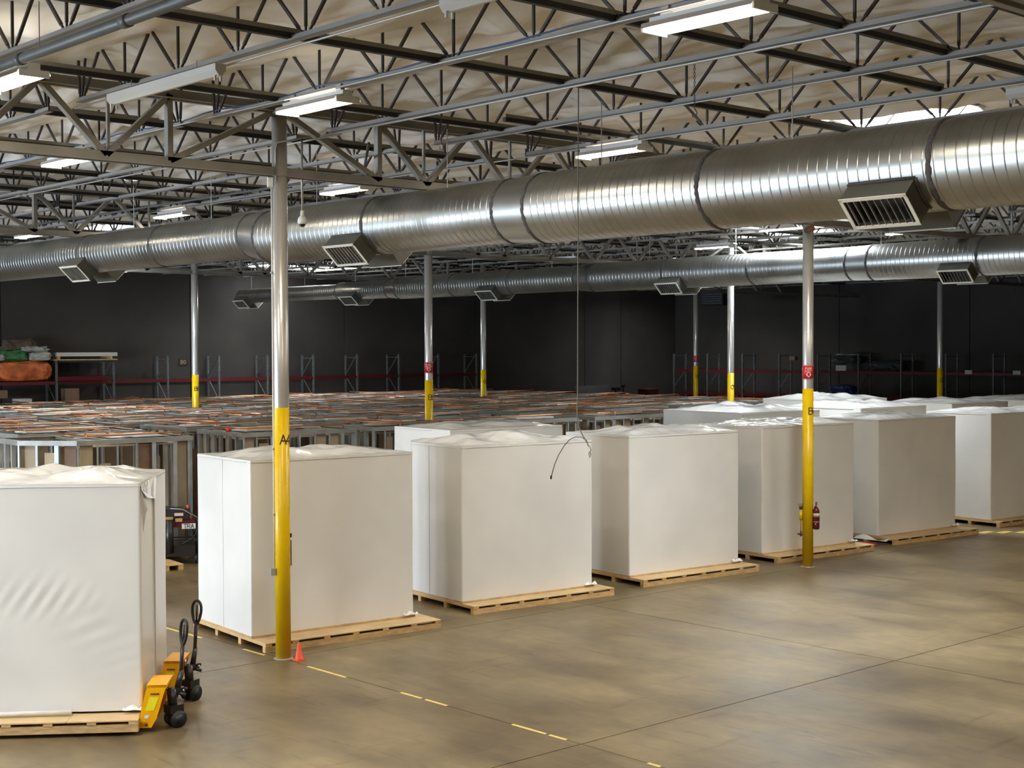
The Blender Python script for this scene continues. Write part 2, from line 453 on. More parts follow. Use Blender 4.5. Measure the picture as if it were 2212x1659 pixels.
wall('wall_right', 'x', BX1, [BY0-.5, -6, 2, 10, 18, 26, 34, 42, 50, BY1+.5], side=-1, label='concrete wall beside the camera')
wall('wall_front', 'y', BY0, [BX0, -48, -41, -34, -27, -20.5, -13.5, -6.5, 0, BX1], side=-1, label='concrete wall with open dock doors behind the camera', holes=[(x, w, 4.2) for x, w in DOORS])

# roof deck and the sagging insulation
SKYL = [(-13.9, -11.5, 18.75, 20.25), (-41.8, -38.3, 19.0, 20.5), (-30.2, -26.2, 36.7, 38.2), (-39.2, -36.8, 44.0, 45.4), (-53.6, -51.6, 32.4, 36.4), (-24.6, -21.0, 29.6, 31.2), (-50.4, -48.2, 56.2, 57.7), (-48.6, -46.2, 31.6, 33.2),  # last two here: unseen skylights added to light far corner and duct end
        (-13.9, -11.5, 1.3, 2.8), (-28.4, -26.0, 1.3, 2.8), (-1.8, .6, 6.0, 7.5), (-20.6, -18.2, -6.5, -5.0), (-1.8, .6, 19.0, 20.5)]
# the ceiling is drawn as a height field with bulging quilted blankets between the joists
def ceil_z(x, y):
    t = ((y-8.197)/1.932) % 1.0
    w = math.sin(PI*t)
    amp = .28+.72*w
    q = noise.noise(Vector((x*.5, y*1.3, 0)))*.10 + noise.noise(Vector((x*.9, y*3.4+x*.6, 5)))*.11 + noise.noise(Vector((x*1.6-y*.7, y*6.0, 3)))*.06
    q -= abs(noise.noise(Vector((x*.8+y*.5, y*2.4, 9))))*.13
    t2 = ((x+17.62)/1.283) % 1.0
    return 8.185-.07*w+q*amp-.035*math.sin(PI*t2)*amp
def build_ceiling():
    mb = MB()
    def patch(x0, x1, y0, y1, st):
        nx = max(1, round((x1-x0)/st)); ny = max(1, round((y1-y0)/st)); o = len(mb.v)
        for j in range(ny+1):
            for i in range(nx+1):
                x = x0+(x1-x0)*i/nx; y = y0+(y1-y0)*j/ny
                mb.v.append((x, y, ceil_z(x, y)))
        for j in range(ny):
            for i in range(nx):
                cx = x0+(x1-x0)*(i+.5)/nx; cy = y0+(y1-y0)*(j+.5)/ny
                if any(a < cx < b and c < cy < d for a, b, c, d in SKYL): continue
                a = o+j*(nx+1)+i; mb.f.append((a, a+nx+1, a+nx+2, a+1))
    patch(-28, -4, 2, 24, .085)
    patch(BX0, -28, 6, BY1, .28); patch(BX0, -28, BY0, 6, .6); patch(-4, BX1, BY0, BY1, .6)
    patch(-28, -4, BY0, 2, .4); patch(-28, -4, 24, BY1, .4)
    o = mb.build('ceiling', M_insul, smooth=True)
    tag(o, 'sagging cream white insulation blanket under the roof deck', None, None, 'structure')
    MB().box(BX0-.3, BX1+.3, BY0-.3, BY1+.3, 9.35, 9.5).build('roof_deck', M_board, o)
build_ceiling()
SKY_P = [1, .8, .3, .3, .02, .9, .5, .9, 1.3, 1.3, 1, 1, .6]
SKY_LABELS = ['bright skylight well above the near duct at the upper right', 'bright skylight above the left end of the near duct, seen through trusses', 'bright skylight strip between the near duct and far duct at the right',
              'small skylight far back at the right, above the far duct', 'long thin skylight beyond the near duct, over the left wall racks', 'skylight hidden behind the near duct, brightening the top of the far duct', 'added skylight hidden behind the far duct, lighting the far corner wall', 'added skylight hidden behind the near duct, brightening the thin end of the far duct'] + [w_+' skylight outside the picture' for w_ in ('first', 'second', 'third', 'fourth', 'fifth')]
for k, (a, b, c, d) in enumerate(SKYL):
    t = thing('skylight', SKY_LABELS[k], 'skylight', ((a+b)/2, (c+d)/2, 8.15), 0, 'roof skylights')
    hx, hy = (b-a)/2+.07, (d-c)/2+.07
    w = MB()
    w.box(-hx-.03, -hx, -hy, hy, -.02, .75).box(hx, hx+.03, -hy, hy, -.02, .75).box(-hx, hx, -hy-.03, -hy, -.02, .75).box(-hx, hx, hy, hy+.03, -.02, .75)
    w.build('skylight_well', M_skywell, t)
    p = MB().box(-hx, hx, -hy, hy, .72, .75).build('skylight_panel', M_sky, t)
    MB().bar((0, -hy, .70), (0, hy, .70), .04, .04).build('skylight_mullion', M_steel, t)
    L = area_light('skylight_daylight', (0, 0, .66), 2*hx-.1, 2*hy-.1, SKY_W*SKY_P[k]*(4*hx*hy)/3.6, (.84, .92, 1.0), (0, 0, -1), t)

# ------------------------------------------------------------------ bar joists (run along x between girders)
JY = [8.197+1.932*k for k in range(-6, 28)]
NODE = 1.283
def joist_proto(detail):
    """one bay long, origin at the bay centre on the bottom chord underside"""
    t = thing('bar_joist', '', 'roof joist', (0, 0, 0))
    H = .62; half = 6.158-.12; bl = 5.72
    bc = MB()
    for sg in (-1, 1):
        bc.bar((-bl, sg*.032, .002), (bl, sg*.032, .002), .050, .006); bc.bar((-bl, sg*.012, .03), (bl, sg*.012, .03), .006, .062)
    part('bottom_chord', bc.mesh('bottom_chord', M_joist), t)
    tc = MB()
    for sg in (-1, 1): tc.bar((-half, sg*.028, H), (half, sg*.028, H), .045, .045)
    part('top_chord', tc.mesh('top_chord', M_joist), t)
    nodes = [NODE*(k+.5) for k in range(-5, 5)]
    segs = []
    nd = nodes[1:-1]
    for x in nd:
        segs.append(('web_diagonal', (x-.05, 0, .04), (x-NODE/2, 0, H)))
        segs.append(('web_vertical', (x, 0, .04), (x, 0, H)))
        segs.append(('web_diagonal', (x+.05, 0, .04), (x+NODE/2, 0, H)))
    for sg in (-1, 1):
        segs.append(('web_diagonal', (sg*(bl-.03), 0, .04), (sg*(half-.3), 0, H)))
        segs.append(('web_diagonal', (sg*(bl-.12), 0, .04), (sg*(nd[-1]+NODE/2), 0, H)))
        segs.append(('web_vertical', (sg*(bl-.08), 0, .04), (sg*(bl-.2), 0, H)))
    if detail:
        cache = {}
        for nm, p, q in segs:
            key = (nm, round(q[0]-p[0], 3))
            if key not in cache:
                w = .030 if nm == 'web_diagonal' else .026
                dx = q[0]-p[0]
                b = MB()
                # crimped ends: narrow near the chord, full width in the middle
                P = Vector((0, 0, 0)); Q = Vector((dx, 0, q[2]-p[2]))
                A = P+(Q-P)*.12; B = P+(Q-P)*.9
                b.bar(P, A, w*.55, w*.8, (0, 1, 0)); b.bar(A, B, w, w, (0, 1, 0)); b.bar(B, Q, w*.55, w*.8, (0, 1, 0))
                cache[key] = b.mesh(nm, M_web)
            part(nm, cache[key], t, p)
    else:
        b = MB()
        for nm, p, q in segs: b.bar(p, q, .034, .034, (0, 1, 0))
        part('web', b.mesh('web', M_web), t)
    return t
JN = joist_proto(True); JF = joist_proto(False); usedN = usedF = False
BAYC = [(COLX[0]+COLX[1])/2, (COLX[1]+COLX[2])/2, (COLX[2]+COLX[3])/2, (COLX[3]+BX0)/2, (COLX[0]+BX1)/2]
BAYNAME = ['nearest roof bay', 'bay left of the near girder', 'third roof bay', 'roof bay against the left wall', 'roof bay above the camera']
ORD = ['first', 'second', 'third', 'fourth', 'fifth', 'sixth', 'seventh', 'eighth', 'ninth', 'tenth', 'eleventh', 'twelfth', 'thirteenth', 'fourteenth', 'fifteenth', 'sixteenth', 'seventeenth', 'eighteenth', 'nineteenth', 'twentieth', 'twenty-first', 'twenty-second', 'twenty-third', 'twenty-fourth', 'twenty-fifth', 'twenty-sixth', 'twenty-seventh', 'twenty-eighth']
for bi, bc in enumerate(BAYC):
    cnt = 0
    for y in JY:
        if y > BY1-.5: continue
        pts = [(bc+dx, y, Z_JB+dz) for dx in (-5.7, -3, 0, 3, 5.7) for dz in (0, .5)]
        if not in_view(pts, 0): continue
        near = (bi == 0 and y < 21) or (bi == 1 and y < 14)
        label = ORD[cnt]+' bar joist from the front, '+BAYNAME[bi]; cnt += 1
        grp = 'bar joists in the '+BAYNAME[bi]
        if bi == 0 and abs(y-10.129) < .1: label = 'bar joist in the nearest bay with a blue cable lying along its bottom chord'; grp = None
        if bi == 0 and abs(y-12.061) < .1: label = 'bar joist in the nearest bay with a pale conduit and the hanging wire tied on'; grp = None
        if bi == 0 and abs(y-8.197) < .1: label = 'bar joist in the nearest bay above the two unlit white strip lights'; grp = None
        proto = JN if near else JF
        z = Z_JB-.035+(.0 if y > 7 else -.03)
        o = dup(proto, (bc, y, z), 0, label)
        if grp: o['group'] = grp
for p_ in (JN, JF):
    for ch in list(p_.children): bpy.data.objects.remove(ch)
    bpy.data.objects.remove(p_)

# ------------------------------------------------------------------ girders (run along y through the columns)
def girder(gx, y0, y1, label):
    t = thing('girder_truss', label, 'roof girder', (gx, 0, 0), 0, 'girder trusses on the column lines')
    ZB, ZT = 6.98, 7.90
    for nm, z0, z1, w in (('bottom_chord', ZB, ZB+.13, .15), ('top_chord', ZT, ZT+.13, .16)):
        b = MB()
        for sg in (-1, 1):
            b.box(sg*.045-.005, sg*.045+.005, y0, y1, z0, z1)
            xa, xb = (.045, .045+w/2) if sg > 0 else (-.045-w/2, -.045)
            b.box(xa, xb, y0, y1, z0, z0+.01)
        b.build(nm, M_girder, t)
    zb, zt = ZB+.08, ZT+.05
    for cy in COLY:
        for sg in (-1, 1):
            Y = lambda o: cy+sg*o
            if not (y0-1 < Y(3) < y1+1): continue
            for a, b_, w in (((0.10, zt-.05), (1.77, zb), .10), ((1.77, zt), (2.70, zb), .10), ((2.70, zb), (3.60, zt), .10), ((3.60, zt), (4.50, zb), .10), ((4.50, zb), (5.42, zt), .09), ((5.42, zt), (6.30, zb), .09)):
                MB().bar((0, Y(a[0]), a[1]), (0, Y(b_[0]), b_[1]), w*.75, w, (1, 0, 0)).build('web_diagonal', M_girder, t)
            for o_, w in ((1.77, .10), (2.66, .045), (4.48, .045)):
                MB().bar((0, Y(o_), zb), (0, Y(o_), zt), w*.8, w, (1, 0, 0)).build('web_vertical', M_girder, t)
    return t
girder(COLX[0], BY0, BY1, 'grey girder truss at the top right corner of the picture')
girder(COLX[1], BY0, BY1, 'grey girder truss resting on the near yellow and silver column')
girder(COLX[2], BY0, BY1, 'grey girder truss over the second line of columns, crossing above the near duct')
girder(COLX[3], BY0, BY1, 'grey girder truss over the farthest line of columns')

# bridging angles across the joists
def bridging(x, y0, y1, z, k, label, s=.062):
    t = thing('bridging_angle', label, 'roof bracing', (x, 0, z), 0, 'bridging angles under the roof')
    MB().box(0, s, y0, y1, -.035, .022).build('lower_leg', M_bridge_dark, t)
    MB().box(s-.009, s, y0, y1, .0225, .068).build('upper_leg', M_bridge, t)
    return t
BR = [(-6.95, BY0, 15.5), (-8.45, 8.0, 17.8), (-9.7, 8.0, 16.0), (-12.42, BY0, 30.0), (-14.95, 13.4, 19.0), (-15.65, BY0, 16.0)]
BL = ['bridging angle nearest the camera, crossing the top right corner', 'bridging angle behind the right end of the large bright strip light', 'bridging angle passing behind the left end of the large bright strip light',
      'long black bridging angle crossing the top of the picture above the near column', 'short bridging angle starting left of the hanging wire, above the near duct', 'bridging angle ending at the lit strip light over the near column']
for k, ((x, a, b), l) in enumerate(zip(BR, BL)): bridging(x, a, b, Z_JB+.03, k, l, .075 if k == 3 else .062)
for k in range(12):
    x = -18.55-3.02*k
    if x < BX0+.5: break
    bridging(x, 2, BY1-.5, Z_JB+.03, k, ORD[k]+' lower bridging angle beyond the near girder, counted leftwards')
for k in range(9):
    x = -20.2-4.1*k
    bridging(x, 4, BY1-.5, Z_CEIL-.16, k, ORD[k]+' upper bridging angle beyond the near girder, close under the insulation')

# pipes, conduits and cables in the roof
def run(name, pts, r, m, label, cat, n=8, group=None):
    return tag(MB().path(pts, r, n).build(name, m, smooth=True), label, cat, group)
p = thing('sprinkler_pipe', 'thick dark grey sprinkler pipe at the top left corner', 'pipe', (-12.3, 6.08, 7.42))
MB().tube((-9.5, 0, 0), (8, 0, 0), .052, 16).build('pipe', M_pipe, p, True)
for x in (-8.6, -6.0, -3.1, -1.75, .5, 3.5, 6.5): MB().tube((x-.06, 0, 0), (x+.06, 0, 0), .062, 16).build('coupling', M_pipe, p, True)
for x in (-7.2, -4.6, -1.3, 2): MB().tube((x, 0, .05), (x, 0, .5), .006, 6).build('hanger_rod', M_steel, p)
for (x0, x1, y, z, r, l) in [(-17.4, 6, 12.03, 7.60, .016, 'pale conduit fixed under the joist above the near column'),
                             (-29.5, -16.9, 12.03, 7.57, .014, 'thin conduit crossing the near column head to the left'),
                             (-17.2, 6, 8.15, 7.55, .012, 'thin dark conduit running between the unlit strip lights'),
                             (-22, 6, 10.02, 7.615, .013, 'conduit along the joist with the lit strip lights'),
                             (-30, 6, 15.9, 7.60, .012, 'conduit along the joist just above the near duct'),
                             (-16.9, 6, 14.03, 7.61, .011, 'conduit along the joist behind the hanging wire')]:
    n = int((x1-x0)/2)
    run('conduit', [(x0+(x1-x0)*i/n, y+random.uniform(-.004, .004), z+random.uniform(-.006, .006)) for i in range(n+1)], r, M_conduit, l, 'conduit')
pts = []
for i in range(60):
    x = -25+i*.42
    pts.append((x, 10.13+.03*math.sin(i*.9), Z_JB+.045+.02*math.sin(i*1.1)))
run('blue_cable', pts, .010, M_blue, 'blue data cable draped along the joist above the near column', 'cable', 6)
run('conduit', [(-21.3, 2, 7.60), (-21.3, 11.3, 7.60), (-21.3, 24, 7.60)], .012, M_steel, 'thin conduit crossing the second roof bay', 'conduit')
run('sprinkler_pipe', [(-17.0, 12.6, 7.5), (-18.5, 13.6, 7.28), (-24, 13.6, 7.28), (-40, 13.6, 7.28)], .022, M_pipe, 'thin sprinkler branch pipe passing above the near duct', 'pipe')

# hanging wire with its curled tail
w = thing('hanging_wire', 'thin grey wire hanging from the roof down in front of the third wrapped pod', 'cable', (-12.11, 12.06, 7.6))
MB().path([(0, 0, 0), (-.015, 0, -1.2), (-.02, 0, -2.4), (-.03, 0, -3.7), (-.04, 0, -3.9), (-.01, 0, -4.05), (.05, 0, -4.14), (.13, 0, -4.23)], .007, 6).build('wire', M_wire, w, True)
MB().path([(.15, 0, -4.27), (.12, 0, -4.2), (.03, 0, -4.165), (-.06, 0, -4.165), (-.16, 0, -4.20), (-.26, 0, -4.28), (-.36, 0, -4.40), (-.43, 0, -4.52), (-.49, 0, -4.67)], .006, 6).build('wire_tail', M_wire, w, True)
MB().path([(.16, 0, -4.26), (.19, 0, -4.31), (.155, 0, -4.36), (.17, 0, -4.40), (.19, 0, -4.36), (.165, 0, -4.33)], .007, 6).build('knot', M_steel, w, True)
MB().tube((-.49, 0, -4.66), (-.495, 0, -4.70), .011, 8).build('wire_tip', M_black, w)
for dx, dy, dz, L, l in [(-10.35, 12.1, 7.62, .5, 'chain hook hanging from the joist near the large bright strip light'), (-14.72, 12.1, 7.62, .4, 'chain hook hanging near the column head')]:
    c = MB()
    for q in range(int(L/.05)): c.path([(0, 0, -q*.05), (.012, 0, -q*.05-.02), (0, 0, -q*.05-.05), (-.012, 0, -q*.05-.02), (0, 0, -q*.05)], .004, 5)
    c.path([(0, 0, -L), (.035, 0, -L-.05), (.02, 0, -L-.1), (-.03, 0, -L-.09), (-.03, 0, -L-.05)], .006, 6)
    tag(c.build('chain_hook', M_web, loc=(dx, dy, dz)), l, 'hook')

# ------------------------------------------------------------------ fluorescent strip lights
def light_proto(lit=True, L=1.3):
    t = thing('strip_light', '', 'ceiling light', (0, 0, 0))
    h = MB(); h.box(-L/2, L/2, -.07, .07, .075, .15)
    part('housing', h.mesh('housing', M_white), t)
    r = MB()
    prof = [(-.19, .03), (-.17, .075), (.17, .075), (.19, .03)]
    for (a, za), (b, zb) in zip(prof[:-1], prof[1:]):
        r.add([(-L/2, a, za), (L/2, a, za), (L/2, b, zb), (-L/2, b, zb)], [(0, 1, 2, 3)])
        r.add([(-L/2, a, za+.006), (L/2, a, za+.006), (L/2, b, zb+.006), (-L/2, b, zb+.006)], [(0, 3, 2, 1)])
    part('reflector', r.mesh('reflector', M_refl), t)
    e = MB(); e.box(-.012, .012, -.17, .17, .0, .075)
    me = e.mesh('end_cap', M_white)
    part('end_cap', me, t, (-L/2, 0, 0)); part('end_cap', me, t, (L/2, 0, 0))
    tb = MB().tube((-L/2+.03, 0, 0), (L/2-.03, 0, 0), .019, 10)
    me = tb.mesh('tube', M_tube, True)
    for y in (-.12, -.04, .04, .12): part('tube', me, t, (0, y, .035))
    s = MB().box(-L/2-.05, -L/2+.05, -.03, .03, .15, .24).mesh('bracket', M_steel)
    part('bracket', s, t, (.15, 0, 0)); part('bracket', s, t, (L-.15, 0, 0))
    return t
LP = light_proto()
LX = [(-14.72, 10.12, 'lit strip light directly over the head of the near column'), (-8.5, 10.12, 'largest lit strip light at the top right'), (-21.6, 10.12, 'small lit strip light at the far left, below the girder chord'),
      (-15.25, 15.93, 'lit strip light just above the near duct, right of centre'), (-22.2, 15.93, 'lit strip light touching the duct edge, right of the near column'), (-28.75, 15.93, 'lit strip light left of the near column, above the duct'),
      (-36.3, 15.93, 'tiny lit strip light at the left edge above the duct'), (-15.6, 6.62, 'lit strip light cut off by the left edge of the picture'),  (-20.85, 33.0, 'lit strip light under the near duct at the far right'), (-27.7, 33.3, 'lit strip light above the far duct, left of the column marked B'), (-35.0, 34.1, 'small lit strip light above the far duct near the hanging wire'),
      (-43.9, 27.8, 'small lit strip light just left of the near column under the duct'), (-49.8, 25.75, 'speck of a lit strip light under the duct above the left wall')]
HID = [(-2.2, 10.12), (-8.8, 4.33), (-2.2, 4.33), (-2.2, 15.93), (-21.8, 4.33), (-28.5, 4.33), (-28.5, 10.12), (-8.9, 21.7), (-2.5, 21.7), (-8.9, 27.5), (-2.5, 33.3), (-15.3, 21.7), (-9, 33.3), (-9, 40)]
first = True
for x, y, l in LX+[(a, b, ORD[q]+' lit strip light outside the picture, over the open floor') for q, (a, b) in enumerate(HID)]:
    z = 7.44
    o = dup(LP, (x, y, z), 0, l, 'lit fluorescent strip lights')
    area_light('tube_light', (0, 0, .012), 1.2, .28, TUBE_W*(1.0 if y < 25 else (1.3 if x > -18 else .35)), (1.0, .88, .70), (0, 0, -1), o)
    area_light('ceiling_fill_light', (0, 0, .165), 1.1, .26, UP_W*(1.0 if y < 25 else .2), (1.0, .90, .76), (0, 0, 1), o)  # extra lamp above the closed housing, added to lift the ceiling brightness
for ch in list(LP.children): bpy.data.objects.remove(ch)
bpy.data.objects.remove(LP)
def unlit(x, y, z, L, l):
    t = thing('strip_light', l, 'ceiling light', (x, y, z), 0, 'unlit strip lights')
    MB().box(-L/2, L/2, -.065, .065, .02, .09).build('housing', M_unlit, t)
    r = MB(); r.add([(-L/2, -.065, .02), (L/2, -.065, .02), (L/2, -.02, -.035), (-L/2, -.02, -.035), (-L/2, .065, .02), (L/2, .065, .02), (L/2, .02, -.035), (-L/2, .02, -.035)],
                    [(0, 1, 2, 3), (4, 7, 6, 5), (3, 2, 6, 7), (0, 3, 7, 4), (1, 5, 6, 2)])
    r.build('reflector', M_unlit, t)
    for sx in (-1, 1):
        for sy in (-.035, .035): MB().box(sx*(L/2-.06)-.012, sx*(L/2-.06)+.012, sy-.01, sy+.01, -.085, -.03).build('lamp_holder', M_unlit, t)
    for sx in (-1, 1): MB().tube((sx*L*.3, 0, .09), (sx*L*.3, 0, .2), .005, 6).build('hanger_rod', M_steel, t)
unlit(-14.7, 8.02, 7.45, 2.5, 'long unlit white strip light at the upper left')
unlit(-8.1, 15.95, 7.47, 1.3, 'unlit strip light in front of the near skylight at the right')
unlit(-8.45, 8.02, 7.45, 2.5, 'long unlit white strip light at the top centre')

# ------------------------------------------------------------------ ducts
def duct_section(parent, x0, x1, R0, R1, z0, z1, spiral=True):
    """axis along x in local space; sheet with raised spiral seams"""
    b = MB(); n = 56; pitch = .127
    prof = [(x0, 0)]
    if spiral:
        k = int((x1-x0)/pitch)
        for i in range(1, k):
            x = x0+(x1-x0)*i/k
            prof += [(x-.011, 0), (x-.005, 0), (x-.002, .003), (x+.002, .003), (x+.005, 0), (x+.011, 0)]
    prof.append((x1, 0))
    for i, (x, h) in enumerate(prof):
        f = (x-x0)/(x1-x0); R = R0+(R1-R0)*f; z = z0+(z1-z0)*f
        for j in range(n):
            a = 2*PI*j/n
            sh = 0 if (not spiral or i in (0, len(prof)-1)) else pitch*((a/(2*PI)+.25) % 1.0-.5)*.98
            b.v.append((x+sh, (R+h)*math.cos(a), z+(R+h)*math.sin(a)))
    m = len(prof)
    for i in range(m-1):
        for j in range(n):
            b.f.append((i*n+j, i*n+(j+1) % n, (i+1)*n+(j+1) % n, (i+1)*n+j))
    return b.build('duct_section' if spiral else 'reducer', M_duct, parent, True)
def band(parent, x, R, z, w=.065):
    b = MB(); n = 72; rnd = random.Random(int(x*100))
    ws = [w*rnd.uniform(.75, 1.35) for _ in range(n)]; of = [rnd.uniform(-.006, .006) for _ in range(n)]
    for k, (s, h) in enumerate(((-.5, .001), (-.3, .010), (.3, .010), (.5, .001))):
        for j in range(n):
            a = 2*PI*j/n
            b.v.append((x+s*ws[j]+of[j], (R+h)*math.cos(a), z+(R+h)*math.sin(a)))
    for k in range(3):
        for j in range(n): b.f.append((k*n+j, k*n+(j+1) % n, (k+1)*n+(j+1) % n, (k+1)*n+j))
    return b.build('joint_band', M_seal, parent, True)
def diffuser(parent, x, side, R, zc, w=.79, blades=9):
    """box on the lower quarter of the duct with a grille facing down and out; side -1 is the camera side"""
    c45 = math.sqrt(.5)
    hd = R+.20; hh = .20
    def P(px, rad, tan):     # rad outward at 45 degrees down, tan upward-outward
        ny, nz = side*c45, -c45; ty, tz = side*c45, c45
        return (px, ny*rad+ty*tan, zc+nz*rad+tz*tan)
    b = MB(); x0, x1 = x-w/2, x+w/2
    vs = [P(px, r_, t_) for px in (x0, x1) for r_, t_ in ((R*.80, -hh), (hd, -hh), (hd, hh), (R*.80, hh))]
    b.add(vs, [(0, 1, 5, 4), (2, 3, 7, 6), (0, 3, 2, 1), (4, 5, 6, 7)])
    box = b.build('diffuser_box', M_duct_in, parent)
    f = MB(); e = .03
    def plate(px0, px1, t0, t1, r0_, r1_):
        q = [P(a, r_, t_) for r_ in (r0_, r1_) for a, t_ in ((px0, t0), (px1, t0), (px1, t1), (px0, t1))]
        f.add(q, [(0, 1, 2, 3), (7, 6, 5, 4), (0, 4, 5, 1), (1, 5, 6, 2), (2, 6, 7, 3), (3, 7, 4, 0)])
    plate(x0-.01, x1+.01, -hh-.01, -hh+e, hd, hd+.012); plate(x0-.01, x1+.01, hh-e, hh+.01, hd, hd+.012)
    plate(x0-.01, x0+e, -hh, hh, hd, hd+.012); plate(x1-e, x1+.01, -hh, hh, hd, hd+.012)
    f.build('grille_frame', M_grille, box)
    for k in range(blades):
        px = x0+e+(x1-x0-2*e)*(k+.5)/blades
        g_ = MB().bar(P(px, hd-.01, -hh+e), P(px, hd-.01, hh-e), .055, .006, (1, 0, .6)); g_.build('grille_blade', M_blade, box)
    s = MB(); seg = 10
    for px in (x0-.012, x1+.012):
        s.path([P(px, R*(1.0)*math.cos(t_)+.0, R*math.sin(t_)) for t_ in [(-.45+.9*i/seg) for i in range(seg+1)]], .018, 6)
    s.path([P(x0, R*math.cos(.45)+.005, R*math.sin(.45)), P(x, R*math.cos(.45)+.012, R*math.sin(.47)), P(x1, R*math.cos(.45)+.005, R*math.sin(.45))], .02, 6)
    s.build('sealant_bead', M_seal, box, True)
    return box
def duct(label, y, zc, secs, bands, diffs, hang, group='spiral ducts'):
    """secs: (x0, x1, R0, R1, dz0, dz1, spiral)"""
    t = thing('spiral_duct', label, 'air duct', (0, y, zc), 0, group)
    for s in secs: duct_section(t, *s)
    for x, R, z in bands: band(t, x, R, z)
    for x, R, z in diffs:
        diffuser(t, x, -1, R, z); diffuser(t, x, 1, R, z)
    for x, R in hang:
        MB().tube((x, -.04, R-.05), (x, -.04, 7.66-zc), .007, 6).build('hanger_rod', M_conduit, t)
    for R, x in ((secs[-1][2], secs[-1][0]),):
        MB().tube((x-.02, 0, secs[-1][4]), (x, 0, secs[-1][4]), R, 40).build('end_cap', M_duct, t)
    return t
duct('large near galvanized spiral duct sweeping across the picture in front of the trusses', 13.3, 6.38,
     [(-10.95, 4.0, .47, .47, -.01, -.01, True), (-13.95, -10.95, .47, .47, -.01, -.01, True), (-14.6, -13.95, .44, .47, 0, -.01, False), (-17.57, -14.6, .44, .44, 0, 0, True), (-20.62, -17.57, .44, .44, 0, 0, True),
      (-21.2, -20.62, .385, .44, .06, 0, False), (-24.3, -21.2, .385, .385, .06, .06, True), (-27.3, -24.3, .385, .385, .06, .06, True), (-34.5, -27.3, .385, .385, .06, .06, True)],
     [(-1.8, .47, -.01), (-4.85, .47, -.01), (-7.91, .47, -.01), (-10.95, .47, -.01), (-13.95, .47, -.01), (-14.6, .44, 0), (-17.57, .44, 0), (-20.62, .44, 0), (-21.2, .385, .06), (-24.3, .385, .06), (-27.3, .385, .06)],
     [(-8.47, .47, -.01), (-17.95, .44, 0), (-27.3, .385, .06), (0.6, .47, -.01)],
     [(-6.6, .47), (-9.9, .47), (-12.9, .47), (-16.0, .44), (-19.3, .44), (-22.6, .44), (-25.5, .44), (-3.2, .47)])
k2 = 1.165
duct('far galvanized spiral duct passing behind the column marked B', 30.25, 6.56,
     [(-17.2*k2, -2.0, .445, .445, 0, 0, True), (-17.78*k2, -17.2*k2, .42, .445, 0, 0, False), (-25.46*k2, -17.78*k2, .42, .42, 0, 0, True), (-25.99*k2, -25.46*k2, .37, .42, 0, 0, False), (-33.47*k2, -25.99*k2, .37, .37, 0, 0, True),
      (-33.98*k2, -33.47*k2, .32, .37, 0, 0, False), (-36.5*k2, -33.98*k2, .32, .32, 0, 0, True), (-42.3*k2, -36.5*k2, .27, .27, .02, 0, True)],
     [(-12.2*k2, .445, 0), (-14.71*k2, .445, 0), (-17.24*k2, .445, 0), (-17.78*k2, .42, 0), (-20.39*k2, .42, 0), (-22.95*k2, .42, 0), (-25.46*k2, .42, 0), (-25.99*k2, .37, 0), (-28.52*k2, .37, 0), (-30.98*k2, .37, 0), (-33.47*k2, .37, 0), (-33.98*k2, .32, 0), (-36.49*k2, .32, 0)],
     [(-15.15*k2, .445, 0), (-22.7*k2, .42, 0), (-29.3*k2, .37, 0), (-35.7*k2, .32, 0), (-41.9*k2, .27, .02)],
     [(-19.9, .44), (-24.4, .42), (-27.5, .42), (-31.5, .38), (-35.2, .37), (-38.7, .37), (-41.6, .32), (-44.8, .3), (-48.5, .28)])

